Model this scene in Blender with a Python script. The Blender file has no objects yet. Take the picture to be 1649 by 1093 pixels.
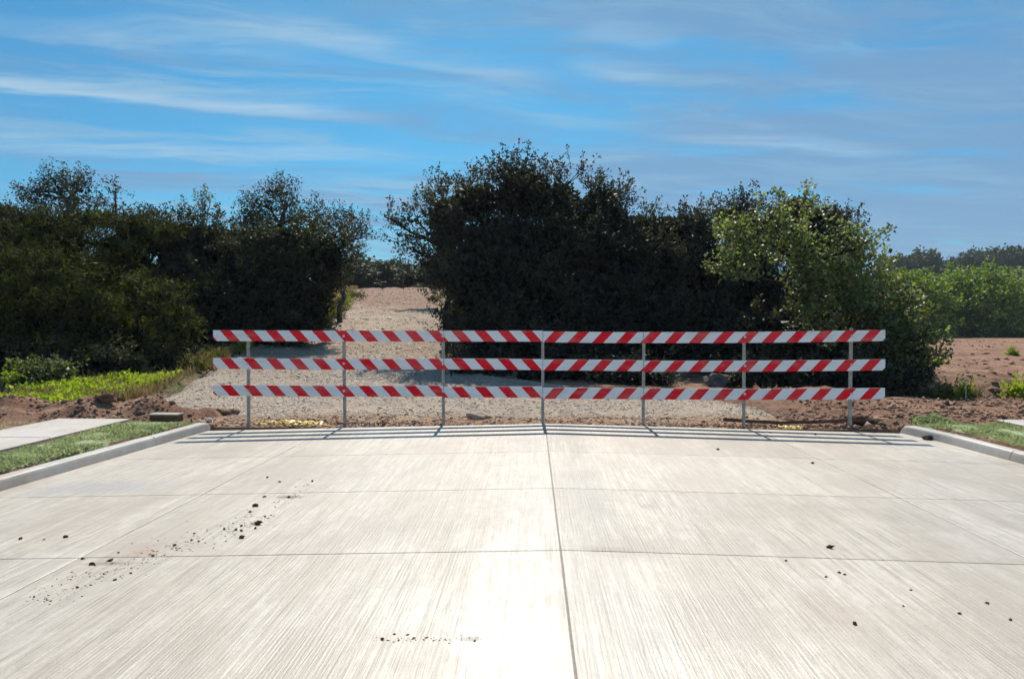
import bpy, math, random
import numpy as np
from mathutils import Vector, Matrix, Euler

random.seed(7)
RNG = np.random.default_rng(11)
scene = bpy.context.scene
COL = scene.collection
R = math.radians

# ------------------------------------------------------------------ camera
FPX = 1240.0                      # focal length in pixels of the 1649 px wide photograph
CAM = Vector((0, 0, 1.55))
YAW, PITCH = R(1.547), R(-1.224)
cam_data = bpy.data.cameras.new('camera')
cam_data.sensor_width = 36
cam_data.lens = FPX / 1649 * 36
cam_data.clip_end = 5000
cam_data.clip_start = 0.05
cam = bpy.data.objects.new('camera', cam_data)
cam.location = CAM
cam.rotation_euler = (R(90) + PITCH, 0, YAW)
COL.objects.link(cam)
scene.camera = cam
CROT = Euler(cam.rotation_euler).to_matrix()

# ------------------------------------------------------------------ sky, sun, exposure
SUN_EL, SUN_AZ = R(47), R(-1.1)   # azimuth measured from +Y towards +X
scene.view_settings.view_transform = 'Standard'
scene.view_settings.look = 'None'
scene.view_settings.exposure = 0.28
scene.view_settings.gamma = 1
sun_data = bpy.data.lights.new('sun', 'SUN')
sun_data.energy = 5.0
sun_data.angle = R(0.5)
sun_data.color = (1.0, 0.93, 0.82)
sun = bpy.data.objects.new('sun', sun_data)
sdir = Vector((math.sin(SUN_AZ) * math.cos(SUN_EL), math.cos(SUN_AZ) * math.cos(SUN_EL), math.sin(SUN_EL)))
sun.rotation_euler = sdir.to_track_quat('Z', 'Y').to_euler()
COL.objects.link(sun)


class NT:
    """small helper to write node trees"""
    def __init__(self, tree):
        self.t = tree; self.n = tree.nodes; self.l = tree.links
    def node(self, typ, **kw):
        nd = self.n.new(typ)
        for k, v in kw.items():
            if k == 'inp':
                for kk, vv in v.items():
                    self.put(nd.inputs[kk], vv)
            else:
                setattr(nd, k, v)
        return nd
    def put(self, sock, v):
        if isinstance(v, bpy.types.NodeSocket):
            self.l.new(v, sock)
        else:
            if isinstance(v, (tuple, list)) and len(v) == 3 and sock.type == 'RGBA':
                v = (*v, 1)
            sock.default_value = v
    def math(self, op, a, b=None, c=None, clamp=False):
        nd = self.n.new('ShaderNodeMath'); nd.operation = op; nd.use_clamp = clamp
        self.put(nd.inputs[0], a)
        if b is not None: self.put(nd.inputs[1], b)
        if c is not None: self.put(nd.inputs[2], c)
        return nd.outputs[0]
    def vmath(self, op, a, b=None, out=0):
        nd = self.n.new('ShaderNodeVectorMath'); nd.operation = op
        self.put(nd.inputs[0], a)
        if b is not None: self.put(nd.inputs[1], b)
        return nd.outputs[out]
    def sep(self, v):
        return self.node('ShaderNodeSeparateXYZ', inp={0: v}).outputs
    def comb(self, x, y, z=0.0):
        return self.node('ShaderNodeCombineXYZ', inp={0: x, 1: y, 2: z}).outputs[0]
    def noise(self, v, scale, detail=4.0, rough=0.5, dist=0.0):
        return self.node('ShaderNodeTexNoise', inp={'Vector': v, 'Scale': scale, 'Detail': detail, 'Roughness': rough, 'Distortion': dist}).outputs[0]
    def ramp(self, f, lo, hi, a=0.0, b=1.0, smooth=True):
        nd = self.n.new('ShaderNodeMapRange'); nd.interpolation_type = 'SMOOTHSTEP' if smooth else 'LINEAR'
        self.put(nd.inputs[0], f); self.put(nd.inputs[1], lo); self.put(nd.inputs[2], hi)
        self.put(nd.inputs[3], a); self.put(nd.inputs[4], b)
        return nd.outputs[0]
    def mix(self, f, a, b, mode='MIX'):
        nd = self.n.new('ShaderNodeMix'); nd.data_type = 'RGBA'; nd.blend_type = mode
        self.put(nd.inputs[0], f); self.put(nd.inputs[6], a); self.put(nd.inputs[7], b)
        return nd.outputs[2]


world = bpy.data.worlds.new('World')
scene.world = world
world.use_nodes = True
w = NT(world.node_tree)
w.n.clear()
SKY_STRENGTH = 0.1
sky = w.node('ShaderNodeTexSky', sky_type='NISHITA', sun_disc=False, sun_elevation=SUN_EL, sun_rotation=SUN_AZ,
             altitude=200, air_density=1.0, dust_density=0.9, ozone_density=3.5)
geo = w.node('ShaderNodeTexCoord').outputs['Generated']
dx, dy, dz = w.sep(geo)
zz = w.math('MAXIMUM', dz, 0.035)
px_ = w.math('DIVIDE', dx, zz)
py_ = w.math('DIVIDE', dy, zz)
P = w.comb(px_, py_)                                   # point on a flat cloud deck overhead
warp = w.node('ShaderNodeTexNoise', inp={'Vector': P, 'Scale': 0.9, 'Detail': 3.0}).outputs[1]
warp = w.vmath('MULTIPLY', w.vmath('SUBTRACT', warp, (0.5, 0.5, 0.5)), (0.9, 0.5, 0.0))
Pw = w.vmath('ADD', P, warp)
# saturated blue: one even tint on the whole sky
skyc = w.mix(1.0, sky.outputs[0], (0.165, 0.63, 0.80), 'MULTIPLY')
# grey-blue cloud sheets, thicker to the east (right) and low down
rotP = w.node('ShaderNodeVectorRotate', rotation_type='Z_AXIS', inp={'Vector': Pw, 'Angle': R(-14)}).outputs[0]
g = w.noise(w.vmath('MULTIPLY', rotP, (0.42, 1.2, 1.0)), 1.0, 10.0, 0.64, 0.35)
east = w.ramp(px_, -1.0, 1.2, 0.0, 0.16)
low = w.ramp(py_, 3.8, 6.5, 0.0, 0.05)
gm = w.ramp(w.math('ADD', w.math('ADD', g, east), low), 0.49, 0.68, 0.0, 0.85)
c1 = w.mix(gm, skyc, (1.5, 2.95, 4.9))
# broad thin white veils
v = w.noise(w.vmath('MULTIPLY', w.vmath('ADD', rotP, (7.3, 2.1, 0.0)), (0.6, 1.9, 1.0)), 1.0, 10.0, 0.68, 0.5)
vm = w.math('MULTIPLY', w.ramp(v, 0.46, 0.68, 0.0, 0.8), w.ramp(px_, -0.5, 1.2, 1.0, 0.55))
c2 = w.mix(vm, c1, (2.5, 4.4, 6.0))
# a few long cirrus streaks lying on the same deck
fib = w.noise(w.vmath('MULTIPLY', P, (1.6, 6.0, 1.0)), 1.0, 5.0, 0.6)
st_tot = None
for (ax, ay, bx, by, wd, amt) in ((-2.75, 3.10, -0.75, 3.83, 0.13, 0.75), (-1.05, 2.50, 0.05, 3.33, 0.13, 0.5),
                                  (-3.3, 4.38, -0.7, 4.72, 0.22, 0.5), (-2.3, 2.45, -0.6, 3.05, 0.12, 0.22),
                                  (0.55, 4.1, 2.2, 4.75, 0.16, 0.45), (0.10, 3.0, 0.55, 3.25, 0.10, 0.35),
                                  (0.1, 2.66, 0.5, 2.85, 0.09, 0.3), (1.1, 6.6, 3.2, 7.4, 0.28, 0.3)):
    L = math.hypot(bx - ax, by - ay); ux, uy = (bx - ax) / L, (by - ay) / L
    rel = w.vmath('SUBTRACT', w.vmath('ADD', P, w.vmath('MULTIPLY', warp, (0.3, 0.45, 0.0))), (ax, ay, 0.0))
    tt = w.vmath('DOT_PRODUCT', rel, (ux, uy, 0.0), out=1)
    dd = w.vmath('DOT_PRODUCT', rel, (-uy, ux, 0.0), out=1)
    dd = w.math('ADD', dd, w.math('MULTIPLY', w.math('SUBTRACT', fib, 0.5), wd * 2.6))
    across = w.math('MULTIPLY', w.ramp(dd, -wd * 2.2, 0.0), w.ramp(dd, 0.0, wd * 0.9, 1.0, 0.0))
    along = w.math('MULTIPLY', w.ramp(tt, -0.1 * L, 0.3 * L), w.ramp(tt, 0.75 * L, 1.08 * L, 1.0, 0.0))
    m_ = w.math('MULTIPLY', w.math('MULTIPLY', across, along), w.ramp(fib, 0.25, 0.7, amt * 0.4, amt))
    st_tot = m_ if st_tot is None else w.math('MAXIMUM', st_tot, m_)
c3 = w.mix(st_tot, c2, (4.0, 5.5, 6.7))
bg = w.node('ShaderNodeBackground', inp={'Color': c3, 'Strength': SKY_STRENGTH})
w.l.new(bg.outputs[0], w.node('ShaderNodeOutputWorld').inputs[0])

world.cycles.sampling_method = 'MANUAL'
world.cycles.sample_map_resolution = 512
scene.render.engine = 'CYCLES'
scene.cycles.use_adaptive_sampling = True
scene.cycles.adaptive_threshold = 0.03
scene.cycles.adaptive_min_samples = 24
scene.cycles.max_bounces = 4
scene.cycles.diffuse_bounces = 2
scene.cycles.glossy_bounces = 2
scene.cycles.transmission_bounces = 2
scene.cycles.caustics_reflective = False
scene.cycles.caustics_refractive = False

# ------------------------------------------------------------------ helpers
def ray(px, py):
    d = CROT @ Vector(((px - 824.5) / FPX, (546.5 - py) / FPX, -1.0))
    return d
def at(px, py, Y):
    """the point in the place, Y metres ahead, that the photograph shows at (px, py)"""
    d = ray(px, py)
    return CAM + d * (Y / d.y)
XC = 0.25                                                  # crown line of the road
def road_z(x):
    return -0.024 * abs(x - XC)
def on_road(px, py):
    d = ray(px, py); z = -0.05
    for _ in range(6):
        p = CAM + d * ((z - CAM.z) / d.z); z = road_z(p.x)
    return p

def tag(o, label=None, cat=None, group=None, kind=None):
    if label: o['label'] = label
    if cat: o['category'] = cat
    if group: o['group'] = group
    if kind: o['kind'] = kind
    return o
def empty(name, loc=(0, 0, 0), rz=0):
    o = bpy.data.objects.new(name, None)
    o.empty_display_size = 0.2
    o.location = loc; o.rotation_euler = (0, 0, rz)
    COL.objects.link(o)
    return o
def link(name, me, mat=None, parent=None, loc=None, rot=None, scale=None):
    o = bpy.data.objects.new(name, me)
    if mat is not None and not me.materials:
        me.materials.append(mat)
    if parent is not None: o.parent = parent
    if loc is not None: o.location = loc
    if rot is not None: o.rotation_euler = rot
    if scale is not None: o.scale = scale
    COL.objects.link(o)
    return o

class MB:
    """collects vertices and faces, then links them as one mesh object"""
    def __init__(self):
        self.v = []; self.f = []
    def add(self, vs, fs):
        b = len(self.v)
        self.v += [tuple(p) for p in vs]
        self.f += [tuple(i + b for i in f) for f in fs]
    def box(self, c, s, rot=None, bev=0.0):
        hx, hy, hz = s[0] / 2, s[1] / 2, s[2] / 2
        vs = [Vector((sx * hx, sy * hy, sz * hz)) for sx in (-1, 1) for sy in (-1, 1) for sz in (-1, 1)]
        if rot is not None: vs = [rot @ p for p in vs]
        self.add([p + Vector(c) for p in vs], [(0, 1, 3, 2), (4, 6, 7, 5), (0, 4, 5, 1), (2, 3, 7, 6), (0, 2, 6, 4), (1, 5, 7, 3)])
    def tube(self, pts, rad, n=6, cap=True):
        pts = [Vector(p) for p in pts]
        rings = []
        up = Vector((0.13, 0.91, 0.37))
        for i, p in enumerate(pts):
            t = (pts[min(i + 1, len(pts) - 1)] - pts[max(i - 1, 0)])
            if t.length < 1e-6: t = Vector((0, 0, 1))
            t.normalize()
            a = t.cross(up)
            if a.length < 1e-3: a = t.cross(Vector((1, 0, 0)))
            a.normalize(); b = t.cross(a)
            rings.append([p + (a * math.cos(2 * math.pi * k / n) + b * math.sin(2 * math.pi * k / n)) * rad[i] for k in range(n)])
        vs = [q for r in rings for q in r]
        fs = []
        for i in range(len(pts) - 1):
            for k in range(n):
                k2 = (k + 1) % n
                fs.append((i * n + k, i * n + k2, (i + 1) * n + k2, (i + 1) * n + k))
        if cap:
            fs.append(tuple(range(n - 1, -1, -1)))
            fs.append(tuple((len(pts) - 1) * n + k for k in range(n)))
        self.add(vs, fs)
    def mesh(self, name, smooth=False):
        me = bpy.data.meshes.new(name)
        me.from_pydata(self.v, [], self.f)
        if smooth:
            me.polygons.foreach_set('use_smooth', [True] * len(me.polygons))
        me.update()
        return me
    def build(self, name, mat, parent=None, smooth=False, **kw):
        return link(name, self.mesh(name, smooth), mat, parent, **kw)

def np_mesh(name, verts, faces, smooth=False):
    """fast mesh from numpy arrays; faces (n,k)"""
    me = bpy.data.meshes.new(name)
    n, k = faces.shape
    me.vertices.add(len(verts)); me.vertices.foreach_set('co', verts.astype(np.float32).ravel())
    me.loops.add(n * k); me.loops.foreach_set('vertex_index', faces.astype(np.int32).ravel())
    me.polygons.add(n)
    me.polygons.foreach_set('loop_start', np.arange(0, n * k, k, dtype=np.int32))
    if smooth: me.polygons.foreach_set('use_smooth', np.ones(n, dtype=bool))
    me.update(calc_edges=True)
    return me

# value noise on numpy arrays
def _hash(ix, iy, s):
    h = np.sin(ix * 127.1 + iy * 311.7 + s * 74.7) * 43758.5453
    return h - np.floor(h)
def vnoise(x, y, s=0):
    ix, iy = np.floor(x), np.floor(y); fx, fy = x - ix, y - iy
    fx = fx * fx * (3 - 2 * fx); fy = fy * fy * (3 - 2 * fy)
    a = _hash(ix, iy, s); b = _hash(ix + 1, iy, s); c = _hash(ix, iy + 1, s); d = _hash(ix + 1, iy + 1, s)
    return (a * (1 - fx) + b * fx) * (1 - fy) + (c * (1 - fx) + d * fx) * fy
def fbm(x, y, s=0, o=4):
    t = 0; a = 0.5
    for i in range(o):
        t = t + a * (vnoise(x * 2 ** i + 3.7 * i, y * 2 ** i - 1.9 * i, s + i) - 0.5); a *= 0.5
    return t
def sstep(x, a, b):
    t = np.clip((x - a) / (b - a), 0, 1)
    return t * t * (3 - 2 * t)

# ------------------------------------------------------------------ materials
def new_mat(name):
    m = bpy.data.materials.new(name); m.use_nodes = True
    t = NT(m.node_tree); t.n.clear()
    out = t.node('ShaderNodeOutputMaterial')
    bs = t.node('ShaderNodeBsdfPrincipled')
    t.l.new(bs.outputs[0], out.inputs[0])
    t.out = out; t.bs = bs
    return m, t
def bump(t, h, strength, dist):
    b = t.node('ShaderNodeBump', inp={'Height': h, 'Strength': strength, 'Distance': dist})
    t.l.new(b.outputs[0], t.bs.inputs['Normal'])
    return b
def wpos(t):
    return t.node('ShaderNodeNewGeometry').outputs['Position']

def mat_concrete(name, base, warm, streak=True, rough=(0.5, 0.75), bumps=0.5, marks=False):
    m, t = new_mat(name)
    p = wpos(t)
    big = t.noise(p, 0.55, 5.0, 0.6)
    col = t.mix(t.ramp(big, 0.32, 0.62), base, warm)
    fine = t.noise(p, 46.0, 3.0, 0.7)
    mott = t.noise(t.vmath('MULTIPLY', p, (11.0, 5.0, 1.0)), 1.0, 5.0, 0.72, 0.8)
    col = t.mix(t.ramp(mott, 0.38, 0.66, 0.0, 0.6), col, t.mix(1.0, col, (0.76, 0.745, 0.725), 'MULTIPLY'))
    if streak:
        sx = t.noise(t.vmath('MULTIPLY', p, (17.0, 0.55, 1.0)), 1.0, 5.0, 0.65, 1.1)
        sx2 = t.noise(t.vmath('MULTIPLY', p, (60.0, 1.3, 1.0)), 1.0, 3.0, 0.6, 0.35)
        col = t.mix(t.ramp(sx, 0.38, 0.62), col, t.mix(1.0, col, (0.80, 0.785, 0.76), 'MULTIPLY'))
        col = t.mix(t.ramp(sx2, 0.52, 0.64, 0.0, 0.8), col, t.mix(1.0, col, (0.70, 0.67, 0.635), 'MULTIPLY'))
        # finisher's marks running across the lane
        cr = t.noise(t.vmath('MULTIPLY', p, (0.7, 5.0, 1.0)), 1.0, 6.0, 0.7, 1.6)
        col = t.mix(t.ramp(cr, 0.5, 0.72, 0.0, 0.4), col, t.mix(1.0, col, (0.80, 0.79, 0.77), 'MULTIPLY'))
        tn = t.node('ShaderNodeTexWave', wave_type='BANDS', bands_direction='X', inp={'Vector': p, 'Scale': 14.0, 'Distortion': 3.5, 'Detail': 4.0, 'Detail Scale': 0.8, 'Detail Roughness': 0.65}).outputs[1]
        patch = t.noise(t.vmath('ADD', p, (3.0, 1.0, 0.0)), 0.9, 4.0, 0.6)
        col = t.mix(t.math('MULTIPLY', t.ramp(tn, 0.62, 0.92), t.ramp(patch, 0.46, 0.62, 0.0, 0.45)), col, t.mix(1.0, col, (0.78, 0.765, 0.74), 'MULTIPLY'))
        sx2 = t.math('ADD', sx2, t.math('MULTIPLY', t.math('MULTIPLY', tn, t.ramp(patch, 0.4, 0.6)), 0.14))
        h = t.math('ADD', t.math('MULTIPLY', sx2, 1.0), t.math('MULTIPLY', fine, 0.35))
        h = t.math('ADD', h, t.math('ADD', t.math('MULTIPLY', cr, 0.3), t.math('MULTIPLY', mott, 0.6)))
    else:
        h = fine
    # light dirt tracked over it
    dirt = t.noise(t.vmath('MULTIPLY', t.vmath('ADD', p, (4.0, 9.0, 0.0)), (1.0, 0.45, 1.0)), 1.1, 7.0, 0.68)
    col = t.mix(t.ramp(dirt, 0.43, 0.66, 0.0, 0.75), col, (0.37, 0.31, 0.25))
    col = t.mix(t.ramp(fine, 0.58, 0.70, 0.0, 0.5), col, (0.27, 0.235, 0.20))
    stain = None
    if marks:
        X, Y, Z = t.sep(p)
        nA = t.math('MULTIPLY', t.math('SUBTRACT', t.noise(t.vmath('MULTIPLY', p, (5.0, 9.0, 1.0)), 1.0, 5.0, 0.7), 0.5), 1.5)
        def blot(x, y, rx, ry, amt, c, nz=0.6):
            nonlocal col, stain
            ex = t.math('POWER', t.math('DIVIDE', t.math('SUBTRACT', X, x), rx), 2.0)
            ey = t.math('POWER', t.math('DIVIDE', t.math('SUBTRACT', Y, y), ry), 2.0)
            d = t.math('ADD', t.math('SQRT', t.math('ADD', ex, ey)), nA)
            mk = t.ramp(d, 0.3, 1.1, amt, 0.0)
            stain = mk if stain is None else t.math('MAXIMUM', stain, mk)
            col = t.mix(mk, col, c)
        for (px, py, rxp, ry, amt, c) in ((985, 884, 60, 0.05, 0.9, (0.10, 0.085, 0.075)), (1010, 880, 95, 0.22, 0.6, (0.33, 0.275, 0.235)),
                                          (230, 889, 30, 0.06, 0.7, (0.42, 0.20, 0.11)), (160, 785, 150, 0.25, 0.5, (0.34, 0.32, 0.31)),
                                          (172, 907, 45, 0.03, 0.6, (0.14, 0.11, 0.09)), (466, 800, 24, 0.05, 0.7, (0.12, 0.10, 0.09)),
                                          (755, 1028, 24, 0.02, 0.7, (0.12, 0.10, 0.09)), (1340, 985, 60, 0.25, 0.4, (0.36, 0.27, 0.20)),
                                          (1046, 816, 20, 0.08, 0.5, (0.28, 0.25, 0.22)), (935, 790, 55, 0.9, 0.4, (0.33, 0.31, 0.28)),
                                          (1130, 990, 130, 0.35, 0.35, (0.36, 0.32, 0.28)), (300, 850, 60, 0.5, 0.25, (0.40, 0.30, 0.22)),
                                          (270, 880, 120, 0.12, 0.4, (0.38, 0.30, 0.23)), (440, 770, 60, 0.25, 0.3, (0.34, 0.29, 0.25))):
            q = on_road(px, py)
            blot(q.x, q.y, rxp * q.y / FPX, ry * 1.8, min(1.0, amt * 1.25), c)
    if marks:
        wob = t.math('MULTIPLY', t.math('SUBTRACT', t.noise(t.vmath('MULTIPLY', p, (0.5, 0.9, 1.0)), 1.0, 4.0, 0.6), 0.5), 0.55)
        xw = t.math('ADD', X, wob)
        strip = t.math('MULTIPLY', t.ramp(xw, -0.45, -0.28, 0.0, 0.75), t.ramp(xw, 0.10, 0.19, 1.0, 0.0))      # smooth-finished strip beside the centre joint, carries painted sun glare
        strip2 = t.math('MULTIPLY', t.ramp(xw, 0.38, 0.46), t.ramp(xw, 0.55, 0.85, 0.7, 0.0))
        seam = t.math('MULTIPLY', t.ramp(X, 0.16, 0.22), t.ramp(xw, 0.40, 0.75, 1.0, 0.0))           # grime washed along the joint
        lines = t.noise(t.vmath('MULTIPLY', p, (34.0, 0.7, 1.0)), 1.0, 4.0, 0.7, 1.6)
        col = t.mix(t.math('MULTIPLY', seam, t.ramp(lines, 0.40, 0.62, 0.1, 0.75)), col, (0.34, 0.31, 0.27))
        col = t.mix(t.math('MULTIPLY', strip, t.ramp(mott, 0.3, 0.6, 0.6, 0.25)), col, (0.70, 0.66, 0.60))  # paler colour paints part of the sun glare into the smooth strip
        track = None
        for xc_ in (-2.75, -1.15, 1.6, 3.05):          # dust carried along by wheels
            tk = t.math('MULTIPLY', t.ramp(xw, xc_ - 0.35, xc_ - 0.1), t.ramp(xw, xc_ + 0.1, xc_ + 0.4, 1.0, 0.0))
            track = tk if track is None else t.math('MAXIMUM', track, tk)
        col = t.mix(t.math('MULTIPLY', track, t.ramp(dirt, 0.32, 0.6, 0.05, 0.5)), col, (0.40, 0.335, 0.27))
        oi_ = t.node('ShaderNodeObjectInfo').outputs['Random']
        tone = t.ramp(oi_, 0.0, 1.0, 0.90, 1.05, False)
        col = t.mix(1.0, col, t.node('ShaderNodeCombineColor', inp={0: tone, 1: tone, 2: tone}).outputs[0], 'MULTIPLY')
    t.put(t.bs.inputs['Base Color'], col)
    t.put(t.bs.inputs['Roughness'], t.ramp(big, 0.3, 0.7, rough[0], rough[1]))
    t.put(t.bs.inputs['Specular IOR Level'], 0.55)
    if marks:                       # curing compound leaves a thin sheen
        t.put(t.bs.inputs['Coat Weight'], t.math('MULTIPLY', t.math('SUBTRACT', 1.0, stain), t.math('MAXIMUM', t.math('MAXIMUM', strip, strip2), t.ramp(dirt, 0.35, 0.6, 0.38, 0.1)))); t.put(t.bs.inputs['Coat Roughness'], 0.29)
    bump(t, h, bumps, 0.01)
    return m

M = {}
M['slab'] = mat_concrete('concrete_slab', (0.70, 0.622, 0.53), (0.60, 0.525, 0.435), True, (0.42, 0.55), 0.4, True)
M['kerb'] = mat_concrete('concrete_kerb', (0.50, 0.48, 0.45), (0.42, 0.40, 0.37), False, (0.55, 0.75), 0.35)
M['walk'] = mat_concrete('concrete_walk', (0.56, 0.51, 0.46), (0.50, 0.45, 0.40), False, (0.55, 0.75), 0.3)

def simple(name, c1, c2, scale, rough=0.7, metal=0.0, bst=0.2, bd=0.005, spec=0.4):
    m, t = new_mat(name)
    p = t.node('ShaderNodeTexCoord').outputs['Object']
    n = t.noise(p, scale, 5.0, 0.6)
    t.put(t.bs.inputs['Base Color'], t.mix(t.ramp(n, 0.35, 0.65), c1, c2))
    t.put(t.bs.inputs['Roughness'], rough); t.put(t.bs.inputs['Metallic'], metal)
    t.put(t.bs.inputs['Specular IOR Level'], spec)
    if bst: bump(t, n, bst, bd)
    return m
M['sealant'] = simple('joint_sealant', (0.16, 0.145, 0.13), (0.24, 0.215, 0.19), 30.0, 0.7)
M['steel'] = simple('galvanised_steel', (0.42, 0.41, 0.38), (0.30, 0.285, 0.26), 14.0, 0.5, 0.35)
M['bolt'] = simple('zinc_bolt', (0.75, 0.74, 0.72), (0.6, 0.59, 0.57), 80.0, 0.35, 0.3, 0)
M['board_back'] = simple('weathered_board', (0.55, 0.54, 0.52), (0.45, 0.44, 0.42), 9.0, 0.7)
M['clod'] = simple('dark_dirt', (0.070, 0.042, 0.030), (0.13, 0.080, 0.056), 60.0, 0.95, 0, 0.5, 0.006, 0.15)
M['rock'] = simple('tan_rock', (0.42, 0.33, 0.26), (0.30, 0.23, 0.18), 9.0, 0.9, 0, 0.5, 0.01, 0.2)
M['boulder'] = simple('grey_boulder', (0.16, 0.145, 0.14), (0.11, 0.10, 0.10), 6.0, 0.9, 0, 0.5, 0.02, 0.2)
M['white_stone'] = simple('pale_stone', (0.68, 0.64, 0.58), (0.55, 0.50, 0.45), 20.0, 0.85, 0, 0.3, 0.005)
M['plank'] = simple('dark_plank', (0.095, 0.045, 0.032), (0.15, 0.075, 0.05), 12.0, 0.85)
M['plank_pale'] = simple('pale_timber', (0.42, 0.36, 0.30), (0.33, 0.27, 0.22), 14.0, 0.85)
M['tape'] = simple('yellow_sheet', (0.62, 0.44, 0.03), (0.52, 0.35, 0.03), 18.0, 0.45)
M['bark'] = simple('bark', (0.055, 0.044, 0.036), (0.03, 0.024, 0.020), 16.0, 0.95, 0, 0.6, 0.02, 0.1)
M['bark_grey'] = simple('bark_grey', (0.13, 0.11, 0.095), (0.07, 0.06, 0.052), 16.0, 0.95, 0, 0.6, 0.02, 0.1)

def mat_leaf(name, c1, c2, transl=0.3, rough=0.5, spec=0.35, tcol=None):
    m, t = new_mat(name)
    rnd = t.node('ShaderNodeNewGeometry').outputs['Random Per Island']
    p = wpos(t)
    n = t.noise(p, 0.9, 2.0, 0.5)
    f = t.math('ADD', t.math('MULTIPLY', t.math('POWER', rnd, 1.6), 0.6), t.math('MULTIPLY', t.ramp(n, 0.35, 0.65), 0.4))
    col = t.mix(f, c1, c2)
    t.put(t.bs.inputs['Base Color'], col); t.put(t.bs.inputs['Roughness'], rough)
    t.put(t.bs.inputs['Specular IOR Level'], spec)
    tr = t.node('ShaderNodeBsdfTranslucent')
    t.put(tr.inputs[0], t.mix(1.0, col, tcol or (1.25, 1.35, 0.55), 'MULTIPLY'))
    mx = t.node('ShaderNodeMixShader', inp={0: transl})
    t.l.new(t.bs.outputs[0], mx.inputs[1]); t.l.new(tr.outputs[0], mx.inputs[2])
    t.l.new(mx.outputs[0], t.out.inputs[0])
    return m
M['leaf_oak'] = mat_leaf('leaf_oak', (0.012, 0.015, 0.012), (0.085, 0.088, 0.042), 0.3, 0.55, 0.2)
M['leaf_elm'] = mat_leaf('leaf_elm', (0.018, 0.021, 0.023), (0.10, 0.098, 0.070), 0.3, 0.55, 0.2)
M['leaf_cedar'] = mat_leaf('leaf_cedar', (0.008, 0.010, 0.005), (0.14, 0.15, 0.032), 0.2, 0.7, 0.1)
M['leaf_vine'] = mat_leaf('leaf_vine', (0.022, 0.032, 0.012), (0.36, 0.41, 0.17), 0.34, 0.5, 0.35, (1.4, 1.5, 0.7))
M['leaf_bright'] = mat_leaf('leaf_bright', (0.24, 0.31, 0.035), (0.42, 0.46, 0.06), 0.45, 0.5, 0.3)
M['leaf_olive'] = mat_leaf('leaf_olive', (0.10, 0.095, 0.030), (0.20, 0.17, 0.055), 0.35, 0.6, 0.2)
M['leaf_far'] = mat_leaf('leaf_far', (0.08, 0.13, 0.016), (0.42, 0.52, 0.07), 0.2, 0.6, 0.2)
M['leaf_ridge'] = mat_leaf('leaf_ridge', (0.045, 0.055, 0.028), (0.085, 0.095, 0.045), 0.25, 0.6, 0.2)
M['grass_sod'] = mat_leaf('grass_sod', (0.26, 0.32, 0.16), (0.46, 0.48, 0.29), 0.45, 0.6, 0.2, (1.1, 1.1, 0.8))
M['grass_dry'] = mat_leaf('grass_dry', (0.22, 0.17, 0.07), (0.38, 0.31, 0.15), 0.3, 0.7, 0.15, (1.1, 1.0, 0.8))

def mat_ground():
    m, t = new_mat('red_dirt')
    p = wpos(t)
    X, Y, Z = t.sep(p)
    n1 = t.noise(p, 0.6, 6.0, 0.62)
    n2 = t.noise(p, 7.0, 6.0, 0.7)
    n3 = t.noise(t.vmath('MULTIPLY', p, (0.25, 2.2, 1.0)), 1.0, 5.0, 0.6)
    col = t.mix(t.ramp(n1, 0.33, 0.67), (0.23, 0.122, 0.082), (0.38, 0.228, 0.15))
    col = t.mix(t.ramp(n2, 0.42, 0.66), col, t.mix(1.0, col, (0.62, 0.55, 0.52), 'MULTIPLY'))
    col = t.mix(t.ramp(n3, 0.5, 0.7, 0.0, 0.45), col, (0.50, 0.33, 0.22))
    # grass taking hold on the unworked ground to the left and over the hill
    gr = t.noise(p, 0.45, 5.0, 0.65)
    wild = t.math('MULTIPLY', t.ramp(X, 0.0, -5.0), t.ramp(Y, 14.0, 19.0))
    wild = t.math('MAXIMUM', wild, t.math('MULTIPLY', t.ramp(Y, 110.0, 130.0), 1.0))
    col = t.mix(t.math('MULTIPLY', wild, t.ramp(gr, 0.35, 0.6)), col, (0.105, 0.105, 0.040))
    t.put(t.bs.inputs['Base Color'], col)
    t.put(t.bs.inputs['Roughness'], 0.95); t.put(t.bs.inputs['Specular IOR Level'], 0.12)
    bump(t, t.math('ADD', n2, t.math('MULTIPLY', t.noise(p, 24.0, 4.0, 0.7), 0.5)), 0.9, 0.07)
    return m
M['ground'] = mat_ground()

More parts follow.
